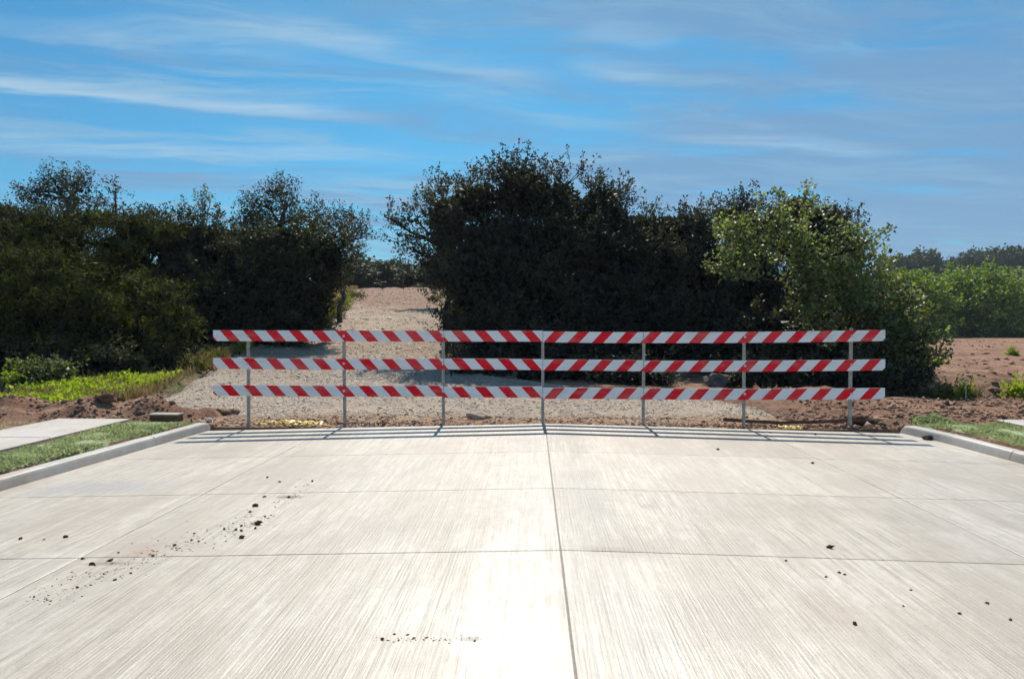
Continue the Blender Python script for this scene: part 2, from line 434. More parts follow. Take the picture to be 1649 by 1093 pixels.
def mat_gravel():
    m, t = new_mat('gravel')
    p = wpos(t)
    X, Y, Z = t.sep(p)
    vor = t.node('ShaderNodeTexVoronoi', inp={'Vector': p, 'Scale': 16.0, 'Randomness': 1.0})
    n1 = t.noise(p, 0.5, 6.0, 0.62)
    n2 = t.noise(p, 5.0, 5.0, 0.7)
    lane = t.noise(t.vmath('MULTIPLY', p, (1.1, 0.12, 1.0)), 1.0, 4.0, 0.6)
    tan = t.mix(t.ramp(n1, 0.35, 0.65), (0.46, 0.345, 0.25), (0.33, 0.22, 0.15))
    grey = t.mix(vor.outputs['Color'], (0.25, 0.20, 0.16), (0.56, 0.46, 0.375))
    near = t.ramp(t.math('ADD', Y, t.math('MULTIPLY', t.math('SUBTRACT', n2, 0.5), 6.0)), 20.0, 27.0, 0.8, 0.15)
    edge = t.ramp(t.math('ADD', Y, t.math('MULTIPLY', t.math('SUBTRACT', n2, 0.5), 2.2)), 12.7, 14.0)
    col = t.mix(t.math('MULTIPLY', near, edge), tan, grey)
    col = t.mix(t.ramp(n2, 0.5, 0.72, 0.0, 0.5), col, (0.21, 0.125, 0.082))
    col = t.mix(t.math('SUBTRACT', 1.0, edge), col, t.mix(t.ramp(n2, 0.4, 0.6), (0.40, 0.25, 0.155), (0.24, 0.13, 0.085)))
    col = t.mix(t.ramp(lane, 0.5, 0.66, 0.0, 0.4), col, (0.46, 0.38, 0.29))
    far = t.ramp(t.math('ADD', Y, t.math('MULTIPLY', n1, 14.0)), 48.0, 58.0, 0.0, 0.8)
    col = t.mix(far, col, (0.29, 0.155, 0.095))
    t.put(t.bs.inputs['Base Color'], col)
    t.put(t.bs.inputs['Roughness'], 0.9); t.put(t.bs.inputs['Specular IOR Level'], 0.2)
    h = t.math('ADD', t.math('MULTIPLY', vor.outputs['Distance'], -0.6), n2)
    bump(t, h, 1.0, 0.09)
    return m
M['gravel'] = mat_gravel()
def mat_stones():
    m, t = new_mat('gravel_stone')
    rnd = t.node('ShaderNodeNewGeometry').outputs['Random Per Island']
    col = t.mix(rnd, (0.24, 0.18, 0.14), (0.64, 0.54, 0.45))
    t.put(t.bs.inputs['Base Color'], col); t.put(t.bs.inputs['Roughness'], 0.85)
    return m
M['stones'] = mat_stones()
def mat_clods():
    m, t = new_mat('clod_field')
    rnd = t.node('ShaderNodeNewGeometry').outputs['Random Per Island']
    col = t.mix(rnd, (0.16, 0.092, 0.066), (0.40, 0.265, 0.185))
    t.put(t.bs.inputs['Base Color'], col); t.put(t.bs.inputs['Roughness'], 0.95)
    t.put(t.bs.inputs['Specular IOR Level'], 0.1)
    bump(t, t.noise(wpos(t), 40.0, 4.0, 0.7), 0.6, 0.02)
    return m
M['clods'] = mat_clods()

# ------------------------------------------------------------------ ground
SLAB_END = 11.86
GUT_L, GUT_R = -5.26, 5.80
def gut_l(y): return np.interp(y, [-5, 7.69, 10.8, 12.0], [-5.5, -5.31, -5.13, -5.05])
def gut_r(y): return np.interp(y, [-5, 9.15, 10.96, 12.0], [5.86, 5.84, 5.77, 5.60])
TRK = [  # Y, left X, right X of the gravel track
    (12.0, -5.0, 4.3), (13.2, -6.2, 4.6), (14.3, -7.9, 4.6), (15.5, -8.5, 4.4), (17.5, -8.7, 3.6), (20, -8.9, -0.6), (22, -9.4, -2.3), (25, -9.6, -2.6), (28, -9.8, -3.0),
    (33, -9.6, -3.5), (39, -10.4, -4.3), (45, -11.2, -5.3), (55, -13.0, -6.7), (68, -16.0, -8.2), (78, -17.6, -9.6), (90, -20.5, -12.0)]
_ty = np.array([a[0] for a in TRK], float); _tl = np.array([a[1] for a in TRK], float); _tr = np.array([a[2] for a in TRK], float)
def trk_l(y): return np.interp(y, _ty, _tl)
def trk_r(y): return np.interp(y, _ty, _tr)

def hill(x, y):
    """smooth rise of the ground, without small bumps"""
    h = 0.089 * np.clip(y - 17.5, 0, None) - 0.03 * np.clip(y - 70, 0, None) - 0.075 * np.clip(y - 84, 0, None)
    h = np.maximum(h, np.where(y > 90, 2.0, 0.0))
    h = h * (1 - sstep(x, -1.5 - 0.06 * (y - 20), 9.0))
    far = 14.0 * sstep(y, 150, 300) * sstep(x - 0.33 * y, -20, 30)
    far = far + 6.0 * sstep(y, 200, 500)
    return h + far - 0.10
def ground_z(x, y):
    x = np.asarray(x, float); y = np.asarray(y, float)
    z = hill(x, y)
    rough = 0.10 * sstep(y, 11.9, 12.6)
    z = z + rough * fbm(x * 1.1, y * 1.6, 3, 5) * 1.6 + 0.05 * sstep(y, 12.0, 12.5) * np.abs(fbm(x * 3.1, y * 5.0, 9, 3))
    # furrowed soil in the right-hand field
    z = z + sstep(x, 6.5, 9) * sstep(y, 15, 19) * (1 - sstep(y, 70, 100)) * (0.34 * fbm(x * 0.16, y * 1.1, 21, 4) + 0.12 * np.abs(fbm(x * 0.5, y * 2.4, 5, 3)))
    # low bank and small ditch in front of the right-hand field
    z = z + 0.42 * np.exp(-((y - 20.5 - 0.15 * (x - 9)) / 1.0) ** 2) * sstep(x, 8.2, 9.6) * (1 - sstep(x, 11.5, 14.5))
    z = z - 0.42 * np.exp(-((y - 18.4) / 0.9) ** 2) * sstep(x, 6.8, 8.2) * (1 - sstep(x, 12.5, 14.5))
    # spoil ridge left of the road end
    z = z + (0.30 + 0.75 * fbm(x * 1.4, y * 1.4, 31, 4)) * np.exp(-((y - 13.4 + 0.12 * (x + 8)) / 0.55) ** 2) * sstep(x, -4.9, -5.8) * (0.45 + 0.55 * sstep(x, -11, -7.5))
    z = z + 0.16 * np.exp(-(((x - 6.1) / 0.8) ** 2 + ((y - 12.5) / 0.35) ** 2)) * (1 + 2.5 * fbm(x * 3, y * 3, 41, 3))
    z = z + 0.30 * np.exp(-(((x - 5.6) / 1.6) ** 2 + ((y - 15.8) / 0.7) ** 2)) * (1 + 1.2 * fbm(x * 2, y * 2, 43, 3))
    # verges beside the road are level with the kerb top; the bed under the slabs lies lower
    side = (1 - sstep(y, 11.6, 12.2))
    verge = 0.0 + 0.012 * fbm(x * 2, y * 2, 51, 3)
    z = z * (1 - side) + verge * side
    bed = (1 - sstep(y, SLAB_END - 0.02, SLAB_END + 0.12)) * sstep(x, gut_l(y) - 0.22, gut_l(y) - 0.12) * (1 - sstep(x, gut_r(y) + 0.12, gut_r(y) + 0.22))
    z = z * (1 - bed) + (-0.5) * bed
    # bed of the track
    inn = sstep(x, trk_l(y) - 0.1, trk_l(y) + 0.5) * (1 - sstep(x, trk_r(y) - 0.5, trk_r(y) + 0.1)) * sstep(y, 12.0, 12.3) * (1 - sstep(y, 88, 90))
    z = z - 0.22 * inn
    return z
def track_z(x, y):
    y = np.asarray(y, float); x = np.asarray(x, float)
    z = hill(x, y) + 0.03 + 0.10 * fbm(x * 0.9, y * 0.5, 61, 4) + 0.06 * fbm(x * 3.4, y * 2.6, 66, 4) * (1 + sstep(y, 22, 30))
    # wheel ruts
    c = (trk_l(y) + trk_r(y)) / 2
    for off in (-1.6, 0.5):
        z = z - 0.09 * np.exp(-((x - c - off) / 0.30) ** 2) * sstep(y, 17, 22)
    return z

def grow(a, b, s, g):
    out = [a]; step = s
    while out[-1] < b:
        out.append(out[-1] + step); step *= g
    return out
xs = np.array(sorted([-v for v in grow(12.6, 900, 0.1, 1.11)[1:]] + list(np.arange(-12.6, 13.4, 0.09)) + grow(13.4, 900, 0.1, 1.11)))
ys = np.array(sorted([11.4 - (v - 11.4) for v in grow(11.4, 130, 0.25, 1.2)[1:]] + list(np.arange(11.4, 20.5, 0.08)) + grow(20.5, 1500, 0.12, 1.045)))
gx, gy = np.meshgrid(xs, ys)
gz = ground_z(gx, gy)
nv, nu = gx.shape
idx = np.arange(nv * nu).reshape(nv, nu)
quads = np.stack([idx[:-1, :-1], idx[:-1, 1:], idx[1:, 1:], idx[1:, :-1]], -1).reshape(-1, 4)
g_me = np_mesh('ground', np.stack([gx, gy, gz], -1).reshape(-1, 3), quads, True)
tag(link('ground', g_me, M['ground']), kind='structure')

tys = np.array(list(np.arange(12.02, 24, 0.09)) + grow(24.05, 90, 0.12, 1.02))
tt = np.linspace(0, 1, 120)
TY, TT = np.meshgrid(tys, tt, indexing='ij')
TL = trk_l(TY) + 0.9 * fbm(TY * 0.8, TY * 0 + 3, 71, 3) - 0.1
TR = trk_r(TY) + 0.9 * fbm(TY * 0.8, TY * 0 + 9, 72, 3) + 0.1
TX = TL + (TR - TL) * TT
edge = np.minimum(TX - TL, TR - TX)
edge = np.minimum(edge, (TY - 12.0) * 1.5)
TZ = track_z(TX, TY) - 0.16 * (1 - sstep(edge, 0.0, 0.55))
nv, nu = TX.shape
idx = np.arange(nv * nu).reshape(nv, nu)
quads = np.stack([idx[:-1, :-1], idx[:-1, 1:], idx[1:, 1:], idx[1:, :-1]], -1).reshape(-1, 4)
tag(link('gravel_track', np_mesh('gravel_track', np.stack([TX, TY, TZ], -1).reshape(-1, 3), quads, True), M['gravel']), kind='structure')

# ------------------------------------------------------------------ concrete road: one slab per panel
road = empty('road', (0, 5, 0))
tag(road, kind='structure')
LONG = [GUT_L + 0.0, -3.15, 0.19, 3.42, GUT_R - 0.0]
TRANS = [-4.6, -2.65, -0.7, 1.3, 3.27, 5.24, 7.22, 9.3, SLAB_END]
GAP = 0.010
for i in range(4):
    for j in range(len(TRANS) - 1):
        x0, x1 = LONG[i] + GAP / 2, LONG[i + 1] - GAP / 2
        y0, y1 = TRANS[j] + GAP / 2, TRANS[j + 1] - GAP / 2
        last = (j == len(TRANS) - 2)
        xsn = [x0, x0 + 0.003] + list(np.linspace(x0, x1, 13)[1:-1]) + [x1 - 0.003, x1]
        ysn = [y0, y0 + 0.003] + list(np.linspace(y0, y1, 9)[1:-1]) + [y1 - 0.003, y1]
        mb = MB(); vs = []
        for a, yy in enumerate(ysn):
            for b, xx in enumerate(xsn):
                zc = road_z(xx) + 0.002 * float(fbm(np.array(xx * 1.3), np.array(yy * 1.3), 81, 3))
                if a in (0, len(ysn) - 1) or b in (0, len(xsn) - 1): zc -= 0.002
                yj = yy
                if last and a == len(ysn) - 1: yj = yy + 0.05 * float(fbm(np.array(xx * 3.0), np.array(0.3), 83, 3))
                if i == 0: xx = x1 + (xx - x1) * (x1 - float(gut_l(yy)) + 0.05) / (x1 - x0)
                if i == 3: xx = x0 + (xx - x0) * (float(gut_r(yy)) + 0.05 - x0) / (x1 - x0)
                vs.append((xx, yj - 5, zc))
        nx = len(xsn); ny = len(ysn)
        fs = [(a * nx + b, a * nx + b + 1, (a + 1) * nx + b + 1, (a + 1) * nx + b) for a in range(ny - 1) for b in range(nx - 1)]
        ring = [b for b in range(nx)] + [a * nx + nx - 1 for a in range(1, ny)] + [(ny - 1) * nx + b for b in range(nx - 2, -1, -1)] + [a * nx for a in range(ny - 2, 0, -1)]
        base = len(vs)
        vs += [(vs[k][0], vs[k][1], vs[k][2] - 0.18) for k in ring]
        n = len(ring)
        fs += [(ring[k], base + k, base + (k + 1) % n, ring[(k + 1) % n]) for k in range(n)]
        fs.append(tuple(base + k for k in range(n - 1, -1, -1)))
        mb.add(vs, fs)
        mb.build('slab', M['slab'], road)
# joint filler sits a little below the surface
mb = MB()
for x in LONG[1:-1]:
    mb.box((x, (TRANS[0] + SLAB_END) / 2 - 5 - 0.02, road_z(x) - 0.008 - 0.05), (GAP * 0.98, SLAB_END - TRANS[0] - 0.06, 0.1))
mb.build('longitudinal_joint_filler', M['sealant'], road)
for y in TRANS[1:-1]:
    mb = MB()
    for (a, b) in ((GUT_L, XC), (XC, GUT_R)):
        za, zb = road_z(a) - 0.009, road_z(b) - 0.009
        vs = [(a, y - 5 - GAP * .49, za), (b, y - 5 - GAP * .49, zb), (b, y - 5 + GAP * .49, zb), (a, y - 5 + GAP * .49, za)]
        mb.add(vs, [(0, 1, 2, 3)])
    mb.build('transverse_joint_filler', M['sealant'], road)

# ------------------------------------------------------------------ kerbs
def kerb(side, gut, breaks, end_drop):
    root = empty('kerb', (gut, 5, 0)); tag(root, kind='structure')
    gf = gut_l if side < 0 else gut_r
    # profile across: (offset away from the road, height above gutter)
    prof = [(0.004, -0.2), (0.004, -0.012), (0.012, 0.03), (0.026, 0.085), (0.036, 0.108), (0.056, 0.122), (0.15, 0.126), (0.172, 0.120), (0.182, 0.10), (0.186, -0.2)]
    for k in range(len(breaks) - 1):
        y0, y1 = breaks[k] + 0.004, breaks[k + 1] - 0.004
        lastp = k == len(breaks) - 2
        n = max(3, int((y1 - y0) / 0.25))
        yy = list(np.linspace(y0, y1, n))
        yy = [y0, y0 + 0.008] + yy[1:-1] + ([y1 - 0.14, y1 - 0.05, y1] if lastp else [y1 - 0.008, y1])
        mb = MB(); vs = []; fs = []
        m = len(prof)
        for a, y in enumerate(yy):
            for (o, h) in prof:
                hh = h; oo = o
                if a in (0, len(yy) - 1) and not lastp and h > 0: hh -= 0.006
                if lastp and h > 0:
                    if a == len(yy) - 1: hh = h * 0.45; oo = 0.09 + (o - 0.09) * 0.86
                    elif a == len(yy) - 2: hh = h * 0.88; oo = 0.09 + (o - 0.09) * 0.96
                wob = 0.004 * float(fbm(np.array(y * 1.7), np.array(o * 9 + side), 87, 3))
                gy_ = float(gf(y)); vs.append((gy_ - gut + side * (oo + wob), y - 5, road_z(gy_) + hh + wob))
        for a in range(len(yy) - 1):
            for b in range(m - 1):
                q = (a * m + b, a * m + b + 1, (a + 1) * m + b + 1, (a + 1) * m + b)
                fs.append(q if side > 0 else q[::-1])
        fs.append(tuple(range(m))); fs.append(tuple((len(yy) - 1) * m + b for b in range(m - 1, -1, -1)))
        mb.add(vs, fs)
        mb.build('kerb_section', M['kerb'], root)
kerb(-1, GUT_L, [-4.6, -1.6, 1.4, 4.4, 7.4, 10.4, 11.98], 0)
kerb(1, GUT_R, [-4.6, -1.6, 1.4, 4.4, 7.0, 9.55, 11.93], 0)

# ------------------------------------------------------------------ footpaths
def pavement(x0, x1, yend, z, breaks):
    root = empty('pavement', ((x0 + x1) / 2, 5, z)); tag(root, kind='structure')
    hw = (x1 - x0) / 2
    for a, b in zip(breaks[:-1], breaks[1:]):
        mb = MB(); bv = 0.012
        y0, y1 = a + 0.005 - 5, b - 0.005 - 5
        vs = [(-hw, y0, -0.1), (hw, y0, -0.1), (hw, y1, -0.1), (-hw, y1, -0.1), (-hw, y0, -bv), (hw, y0, -bv), (hw, y1, -bv), (-hw, y1, -bv),
              (-hw + bv, y0 + bv, 0), (hw - bv, y0 + bv, 0), (hw - bv, y1 - bv, 0), (-hw + bv, y1 - bv, 0)]
        fs = [(3, 2, 1, 0), (8, 9, 10, 11)]
        for k in range(4):
            k2 = (k + 1) % 4
            fs += [(k, k2, 4 + k2, 4 + k), (4 + k, 4 + k2, 8 + k2, 8 + k)]
        mb.add(vs, fs)
        mb.build('paving_slab', M['walk'], root)
pavement(-7.50, -6.36, 11.95, 0.045, [-4, -2.45, -0.9, 0.65, 2.2, 3.75, 5.3, 6.85, 8.4, 9.95, 11.95])
pavement(7.25, 8.45, 12.2, 0.045, [-4, -2.3, -0.65, 1.0, 2.65, 4.3, 5.95, 7.6, 9.25, 10.9, 12.2])

# ------------------------------------------------------------------ barricade
YB = 12.03                         # front face of the rails
def mat_stripe():
    m, t = new_mat('red_white_sheeting')
    uv = t.node('ShaderNodeAttribute', attribute_name='board').outputs['Vector']
    U, V, W = t.sep(uv)           # metres from the barricade centre, metres below the board's top
    pitch = 37.35 * YB / FPX
    ph = t.math('FRACT', t.math('ADD', t.math('DIVIDE', t.math('SUBTRACT', t.math('ADD', t.math('ABSOLUTE', U), t.math('MULTIPLY', V, 0.86)), 0.162), pitch), 20.0))
    red = t.math('LESS_THAN', ph, 0.475)
    n = t.noise(t.comb(t.math('MULTIPLY', U, 3.0), t.math('MULTIPLY', V, 9.0), W), 1.0, 5.0, 0.6)
    dust = t.ramp(n, 0.45, 0.75, 0.0, 0.26)
    col = t.mix(red, (0.83, 0.84, 0.87), (0.78, 0.006, 0.022))
    col = t.mix(dust, col, (0.50, 0.40, 0.33))
    sc = t.noise(t.comb(t.math('MULTIPLY', U, 14.0), t.math('MULTIPLY', V, 90.0), W), 1.0, 3.0, 0.7)
    col = t.mix(t.ramp(sc, 0.62, 0.70, 0.0, 0.45), col, (0.38, 0.33, 0.30))
    fade = t.noise(t.comb(t.math('MULTIPLY', U, 0.7), V, t.math('MULTIPLY', W, 3.1)), 1.0, 3.0, 0.6)
    col = t.mix(t.ramp(fade, 0.4, 0.7, 0.0, 0.09), col, (0.78, 0.55, 0.52))
    t.put(t.bs.inputs['Base Color'], col)
    t.put(t.bs.inputs['Roughness'], 0.5); t.put(t.bs.inputs['Specular IOR Level'], 0.15)
    return m
M['stripe'] = mat_stripe()

barr = empty('barricade', (at(874, 680, YB).x, YB + 0.03, -0.05))
tag(barr, 'long red and white striped three-rail barricade on seven steel posts across the road end', 'barricade')
bo = barr.location
POSTPX = [400, 555, 714, 874, 1036, 1198, 1369]
post_x = [at(p, 620, YB + 0.05).x for p in POSTPX]
BT, BH = 0.022, 0.172
cx = post_x[3]
half = 531 * YB / FPX
SL, SR = half / (cx - at(343, 540, YB).x), (37.35 * YB / FPX) / (39.2 * (at(1425.5, 540, YB).x - cx) / 551.5)
def along(x):
    return (x - cx) * (SL if x < cx else SR)
# each row: rail centre height (px) at the board ends
rows = [  # (x0px, x1px, y0px, y1px)
    [(343, 714, 540.5, 541.5), (714.6, 873.8, 541.5, 541.0), (874.4, 1036, 542.5, 543.5), (1036.6, 1426, 543.5, 540.5)],
    [(343, 714, 585.0, 585.5), (714.6, 873.8, 586.3, 587.0), (874.4, 1036, 587.5, 589.0), (1036.6, 1425.5, 590.0, 587.0)],
    [(343, 714, 628.7, 629.7), (714.6, 873.8, 631.0, 631.5), (874.4, 1036, 633.0, 633.8), (1036.6, 1425, 634.5, 634.0)]]
def rail_height(px, row):
    for (a, b, ya, yb) in row:
        if px <= b + 0.5:
            return at(px, ya + (yb - ya) * (px - a) / (b - a), YB).z
    a, b, ya, yb = row[-1]
    return at(px, yb, YB).z
for row in rows:
    for q, (a, b, ya, yb) in enumerate(row):
        A, B = at(a, ya + random.uniform(-0.5, 0.5), YB), at(b, yb + random.uniform(-0.5, 0.5), YB)
        L = B.x - A.x
        n = 14
        mb = MB(); att = []
        # outline in (u, v): u along, v up; lower outer corners are clipped
        out = []
        c = 0.045
        bot = [(0 if q != 0 else c, -BH / 2)] + [(L * k / n, -BH / 2) for k in range(1, n)] + [(L if q != 3 else L - c, -BH / 2)]
        top = [(L * k / n, BH / 2) for k in range(n, -1, -1)]
        out = bot + ([(L, -BH / 2 + c)] if q == 3 else []) + top + ([(0, -BH / 2 + c)] if q == 0 else [])
        sag = random.uniform(-0.012, 0.004) if L > 2 else random.uniform(-0.004, 0.004)
        def pt(u, v, d):
            f = u / L
            return Vector((A.x + u, YB + d + 0.004 * math.sin(f * 5 + ya), A.z + (B.z - A.z) * f + v + sag * math.sin(f * math.pi))) - bo
        e = 0.003
        vs = []; N = len(out)
        for (u, v) in out:
            uu = min(max(u, e), L - e); vv = max(min(v, BH / 2 - e), -BH / 2 + e)
            vs.append(pt(uu, vv, 0)); att.append((along(A.x + u), BH / 2 - v, ya))
        for (u, v) in out:
            vs.append(pt(u, v, e)); att.append((along(A.x + u), BH / 2 - v, ya))
        for (u, v) in out:
            vs.append(pt(u, v, BT)); att.append((along(A.x + u), BH / 2 - v, ya))
        fs = [tuple(range(N)), tuple(range(3 * N - 1, 2 * N - 1, -1))]
        for k in range(N):
            k2 = (k + 1) % N
            fs += [(k, N + k, N + k2, k2), (N + k, 2 * N + k, 2 * N + k2, N + k2)]
        mb.add(vs, fs)
        me = mb.mesh('rail_board')
        me.materials.append(M['stripe']); me.materials.append(M['board_back'])
        for p in me.polygons:
            if p.index == 1 or (p.index >= 2 and (p.index - 2) % 2 == 1): p.material_index = 1
        ad = me.attributes.new('board', 'FLOAT_VECTOR', 'POINT')
        ad.data.foreach_set('vector', [c_ for v_ in att for c_ in v_])
        rb = link('rail_board', me, None, barr)
        # bolts through this board
        for kx, pxp in enumerate(POSTPX):
            if a - 1 <= pxp <= b - 0.7 or (q == 3 and kx == 6):
                z = rail_height(pxp, row)
                mbb = MB()
                X = post_x[kx]
                mbb.tube([(X - bo.x, -0.031, z - bo.z), (X - bo.x, -0.036, z - bo.z)], [0.021, 0.020], 14)
                mbb.tube([(X - bo.x, -0.036, z - bo.z), (X - bo.x, -0.048, z - bo.z)], [0.012, 0.011], 6)
                mbb.build('bolt', M['bolt'], rb)
# square perforated posts
PW = 0.046
lean = [0.004, -0.012, -0.003, 0.0, 0.006, -0.004, 0.010]
toppx = [534, 535, 534, 534, 536, 535, 528]
for k, X in enumerate(post_x):
    zt = at(POSTPX[k], toppx[k], YB + 0.05).z
    zb = -0.30
    mb = MB(); H = zt - zb
    yb = YB + BT + 0.006 + PW / 2
    nz = 28; c = 0.006; w2 = PW / 2
    ringp = [(-w2 + c, -w2), (w2 - c, -w2), (w2, -w2 + c), (w2, w2 - c), (w2 - c, w2), (-w2 + c, w2), (-w2, w2 - c), (-w2, -w2 + c)]
    vs = []; fs = []
    for i in range(2):
        for (u, v) in ringp:
            zz_ = zb + H * i
            vs.append((X + u + lean[k] * (i - 0.2) - bo.x, yb + v - bo.y, zz_ - bo.z))
    for b in range(8):
        fs.append((b, (b + 1) % 8, 8 + (b + 1) % 8, 8 + b))
    fs += [tuple(range(7, -1, -1)), tuple(range(8, 16))]
    mb.add(vs, fs)
    po = mb.build('post', M['steel'], barr)
    # punched holes up the front face: dark discs set into the face
    mh = MB(); i = 0
    z = 0.06
    while z < zt - 0.05:
        f = (z - zb) / H
        xx = X + lean[k] * (f - 0.2) - bo.x
        mh.tube([(xx, yb - w2 - bo.y - 0.0015, z - bo.z), (xx, yb - w2 - bo.y + 0.004, z - bo.z)], [0.0055, 0.0055], 8)
        z += 0.0508
    tag(mh.build('punched_hole', M['sealant'], po), kind='stuff')
    # anchor sleeve at ground level
    ms = MB(); s2 = w2 + 0.005
    gzv = float(ground_z(X, yb)) if not (trk_l(12.1) < X < trk_r(12.1)) else float(track_z(X, 12.1)) - 0.12
    ms.box((X - bo.x, yb - bo.y, gzv - 0.1 - bo.z), (s2 * 2, s2 * 2, 0.42))
    ms.build('anchor_sleeve', M['steel'], po)

# ------------------------------------------------------------------ small things on and beside the road
def lump_mesh(name, seed, sub=2, squash=0.7, rough=0.3):
    import bmesh
    bm = bmesh.new()
    bmesh.ops.create_icosphere(bm, subdivisions=sub, radius=1.0)
    rs = np.random.default_rng(seed)
    ph = rs.uniform(0, 6, (6, 3)); fr = rs.uniform(1.0, 3.6, (6, 3))
    for vv in bm.verts:
        d = 0
        for a in range(6):
            d += math.sin(fr[a, 0] * vv.co.x * 1.4 + ph[a, 0]) * math.sin(fr[a, 1] * vv.co.y * 1.4 + ph[a, 1]) * math.sin(fr[a, 2] * vv.co.z * 1.4 + ph[a, 2])
        vv.co *= 1 + rough * d
        vv.co.z *= squash
    me = bpy.data.meshes.new(name); bm.to_mesh(me); bm.free()
    return me
CL_ME = []
for s in range(5):
    me = lump_mesh('dirt_clod', 100 + s, 2, 0.72, 0.32); me.materials.append(M['clod']); CL_ME.append(me)
clods = [  # px, py, width in px, label (None = one of many alike)
    (33, 868, 7, 'dark dirt clod on the concrete, leftmost of a row of three near left kerb'), (71, 869, 3.5, 'tiny dark dirt clod on concrete between two larger ones near left kerb'),
    (106, 865, 8, 'flat dark dirt clod on concrete, rightmost of the row of three near left kerb'),
    (411, 815, 9, 'elongated dark dirt clod farthest from camera in the left scatter'), (403, 824, 4.5, None),
    (415, 844, 11, 'largest rounded dark dirt clod in the scatter left of the centre joint'), (411, 851, 5, None), (389, 847, 5, None), (361, 852, 5, None), (380, 853, 5.5, None),
    (389, 855, 5.5, None), (390, 866, 9, 'flat dark dirt clod just below the cluster of small clods on left lane'), (427, 832, 4, None), (465, 801, 6, None), (426, 800, 5, None),
    (503, 775, 5, None), (450, 776, 4, None), (430, 769, 4, None), (148, 909, 9, 'dark dirt clod sitting on the transverse joint at far left'), (177, 903, 7, None), (133, 900, 5, None),
    (246, 895, 5, None), (191, 890, 4, None), (313, 859, 4, None), (308, 870, 4, None), (320, 872, 4, None), (282, 878, 5, None), (125, 946, 5, None), (185, 934, 5, None),
    (211, 923, 4, None), (55, 961, 4, None), (616, 1029, 7, 'dark crumb of dirt nearest the camera, left of the centre joint'), (635, 1021, 4, None), (642, 1031, 4, None), (666, 1027, 4, None),
    (1336, 882, 9, 'flat dark dirt clod just above the near transverse joint on the right lane'), (1266, 903, 4, None),
    (1377, 1005, 9, 'jagged dark dirt clod nearest the camera on the right lane'), (1467, 950, 4, None), (1590, 971, 5, None), (1545, 988, 5, None), (1627, 998, 5, None),
    (1455, 976, 4, None), (1330, 929, 4, None), (1352, 922, 4.5, None), (1360, 925, 4, None), (1309, 746, 5, None), (1156, 724, 5, None),
    (1496, 708, 14, 'dark dirt lump against the right kerb at the end of the rail shadows'), (1240, 697, 4, None), (1313, 700, 4, None)]
for k, (px, py, wd, lab) in enumerate(clods):
    p = on_road(px, py)
    r = wd / 2 * p.y / FPX * 0.95
    o = link('dirt_clod', CL_ME[k % 5], None, None, (p.x, p.y, p.z + r * 0.45), (random.uniform(-.3, .3), random.uniform(-.3, .3), random.uniform(0, 6)),
             (r * random.uniform(1.0, 1.25), r * random.uniform(0.7, 1.0), r * random.uniform(0.7, 1.0)))
    zone = ('small crumb of dirt on the concrete close to the barricade shadows' if py < 760 else 'small crumb of dirt at the far end of the left scatter, above the largest clod' if px < 824 and py < 840 and px > 340 else
            'small crumb of dirt in the cluster beside the largest clod on the left lane' if px < 824 and py < 870 and px > 340 else 'small crumb of dirt near the camera, left of the centre joint' if 500 < px < 824 else
            'small crumb of dirt in the trail across the left joint, below the clod cluster' if px < 824 and px > 270 else 'small crumb of dirt by the transverse joint at far left' if px < 824 and py < 910 else
            'small crumb of dirt at far left, on the camera side of the transverse joint' if px < 824 else 'small crumb of dirt on the right lane, nearer the middle' if px < 1400 else 'small crumb of dirt on the right lane, far to the right')
    tag(o, lab or zone, 'dirt clod', 'dirt clods scattered on the concrete')

def scatter_lumps(name, pts, sizes, mat, squash=0.6, seed=1):
    """many small stones in one mesh: jittered octahedra"""
    rs = np.random.default_rng(seed)
    n = len(pts)
    base = np.array([(1, 0, 0), (-1, 0, 0), (0, 1, 0), (0, -1, 0), (0, 0, 1), (0, 0, -1)], float)
    fc = np.array([(0, 2, 4), (2, 1, 4), (1, 3, 4), (3, 0, 4), (2, 0, 5), (1, 2, 5), (3, 1, 5), (0, 3, 5)])
    v = base[None] * rs.uniform(0.6, 1.25, (n, 6, 1)) + rs.normal(0, 0.18, (n, 6, 3))
    a = rs.uniform(0, 2 * np.pi, n); ca, sa = np.cos(a)[:, None], np.sin(a)[:, None]
    x = v[..., 0] * ca - v[..., 1] * sa; y = v[..., 0] * sa + v[..., 1] * ca
    v = np.stack([x, y, v[..., 2] * squash], -1) * np.asarray(sizes)[:, None, None] + np.asarray(pts)[:, None, :]
    f = (fc[None] + (np.arange(n) * 6)[:, None, None]).reshape(-1, 3)
    return link(name, np_mesh(name, v.reshape(-1, 3), f), mat)

fp = []
for (pa, pb, spr, cnt) in (((60, 965), (300, 872), 16, 260), ((270, 885), (420, 838), 14, 200), ((400, 840), (520, 770), 12, 160), ((600, 1030), (780, 1026), 5, 60)):
    for _ in range(cnt):
        u_ = RNG.random()
        q_ = on_road(pa[0] + (pb[0] - pa[0]) * u_ + RNG.normal(0, spr), pa[1] + (pb[1] - pa[1]) * u_ + RNG.normal(0, spr * 0.6))
        fp.append((q_.x, q_.y, q_.z + 0.001))
o = scatter_lumps('fine_dirt', np.array(fp), np.clip(RNG.gamma(1.5, 0.0022, len(fp)) + 0.0015, 0.0015, 0.010), M['clods'], 0.5, 9)
tag(o, 'fine brown dirt crumbs trailed across the concrete', 'dirt', kind='stuff')
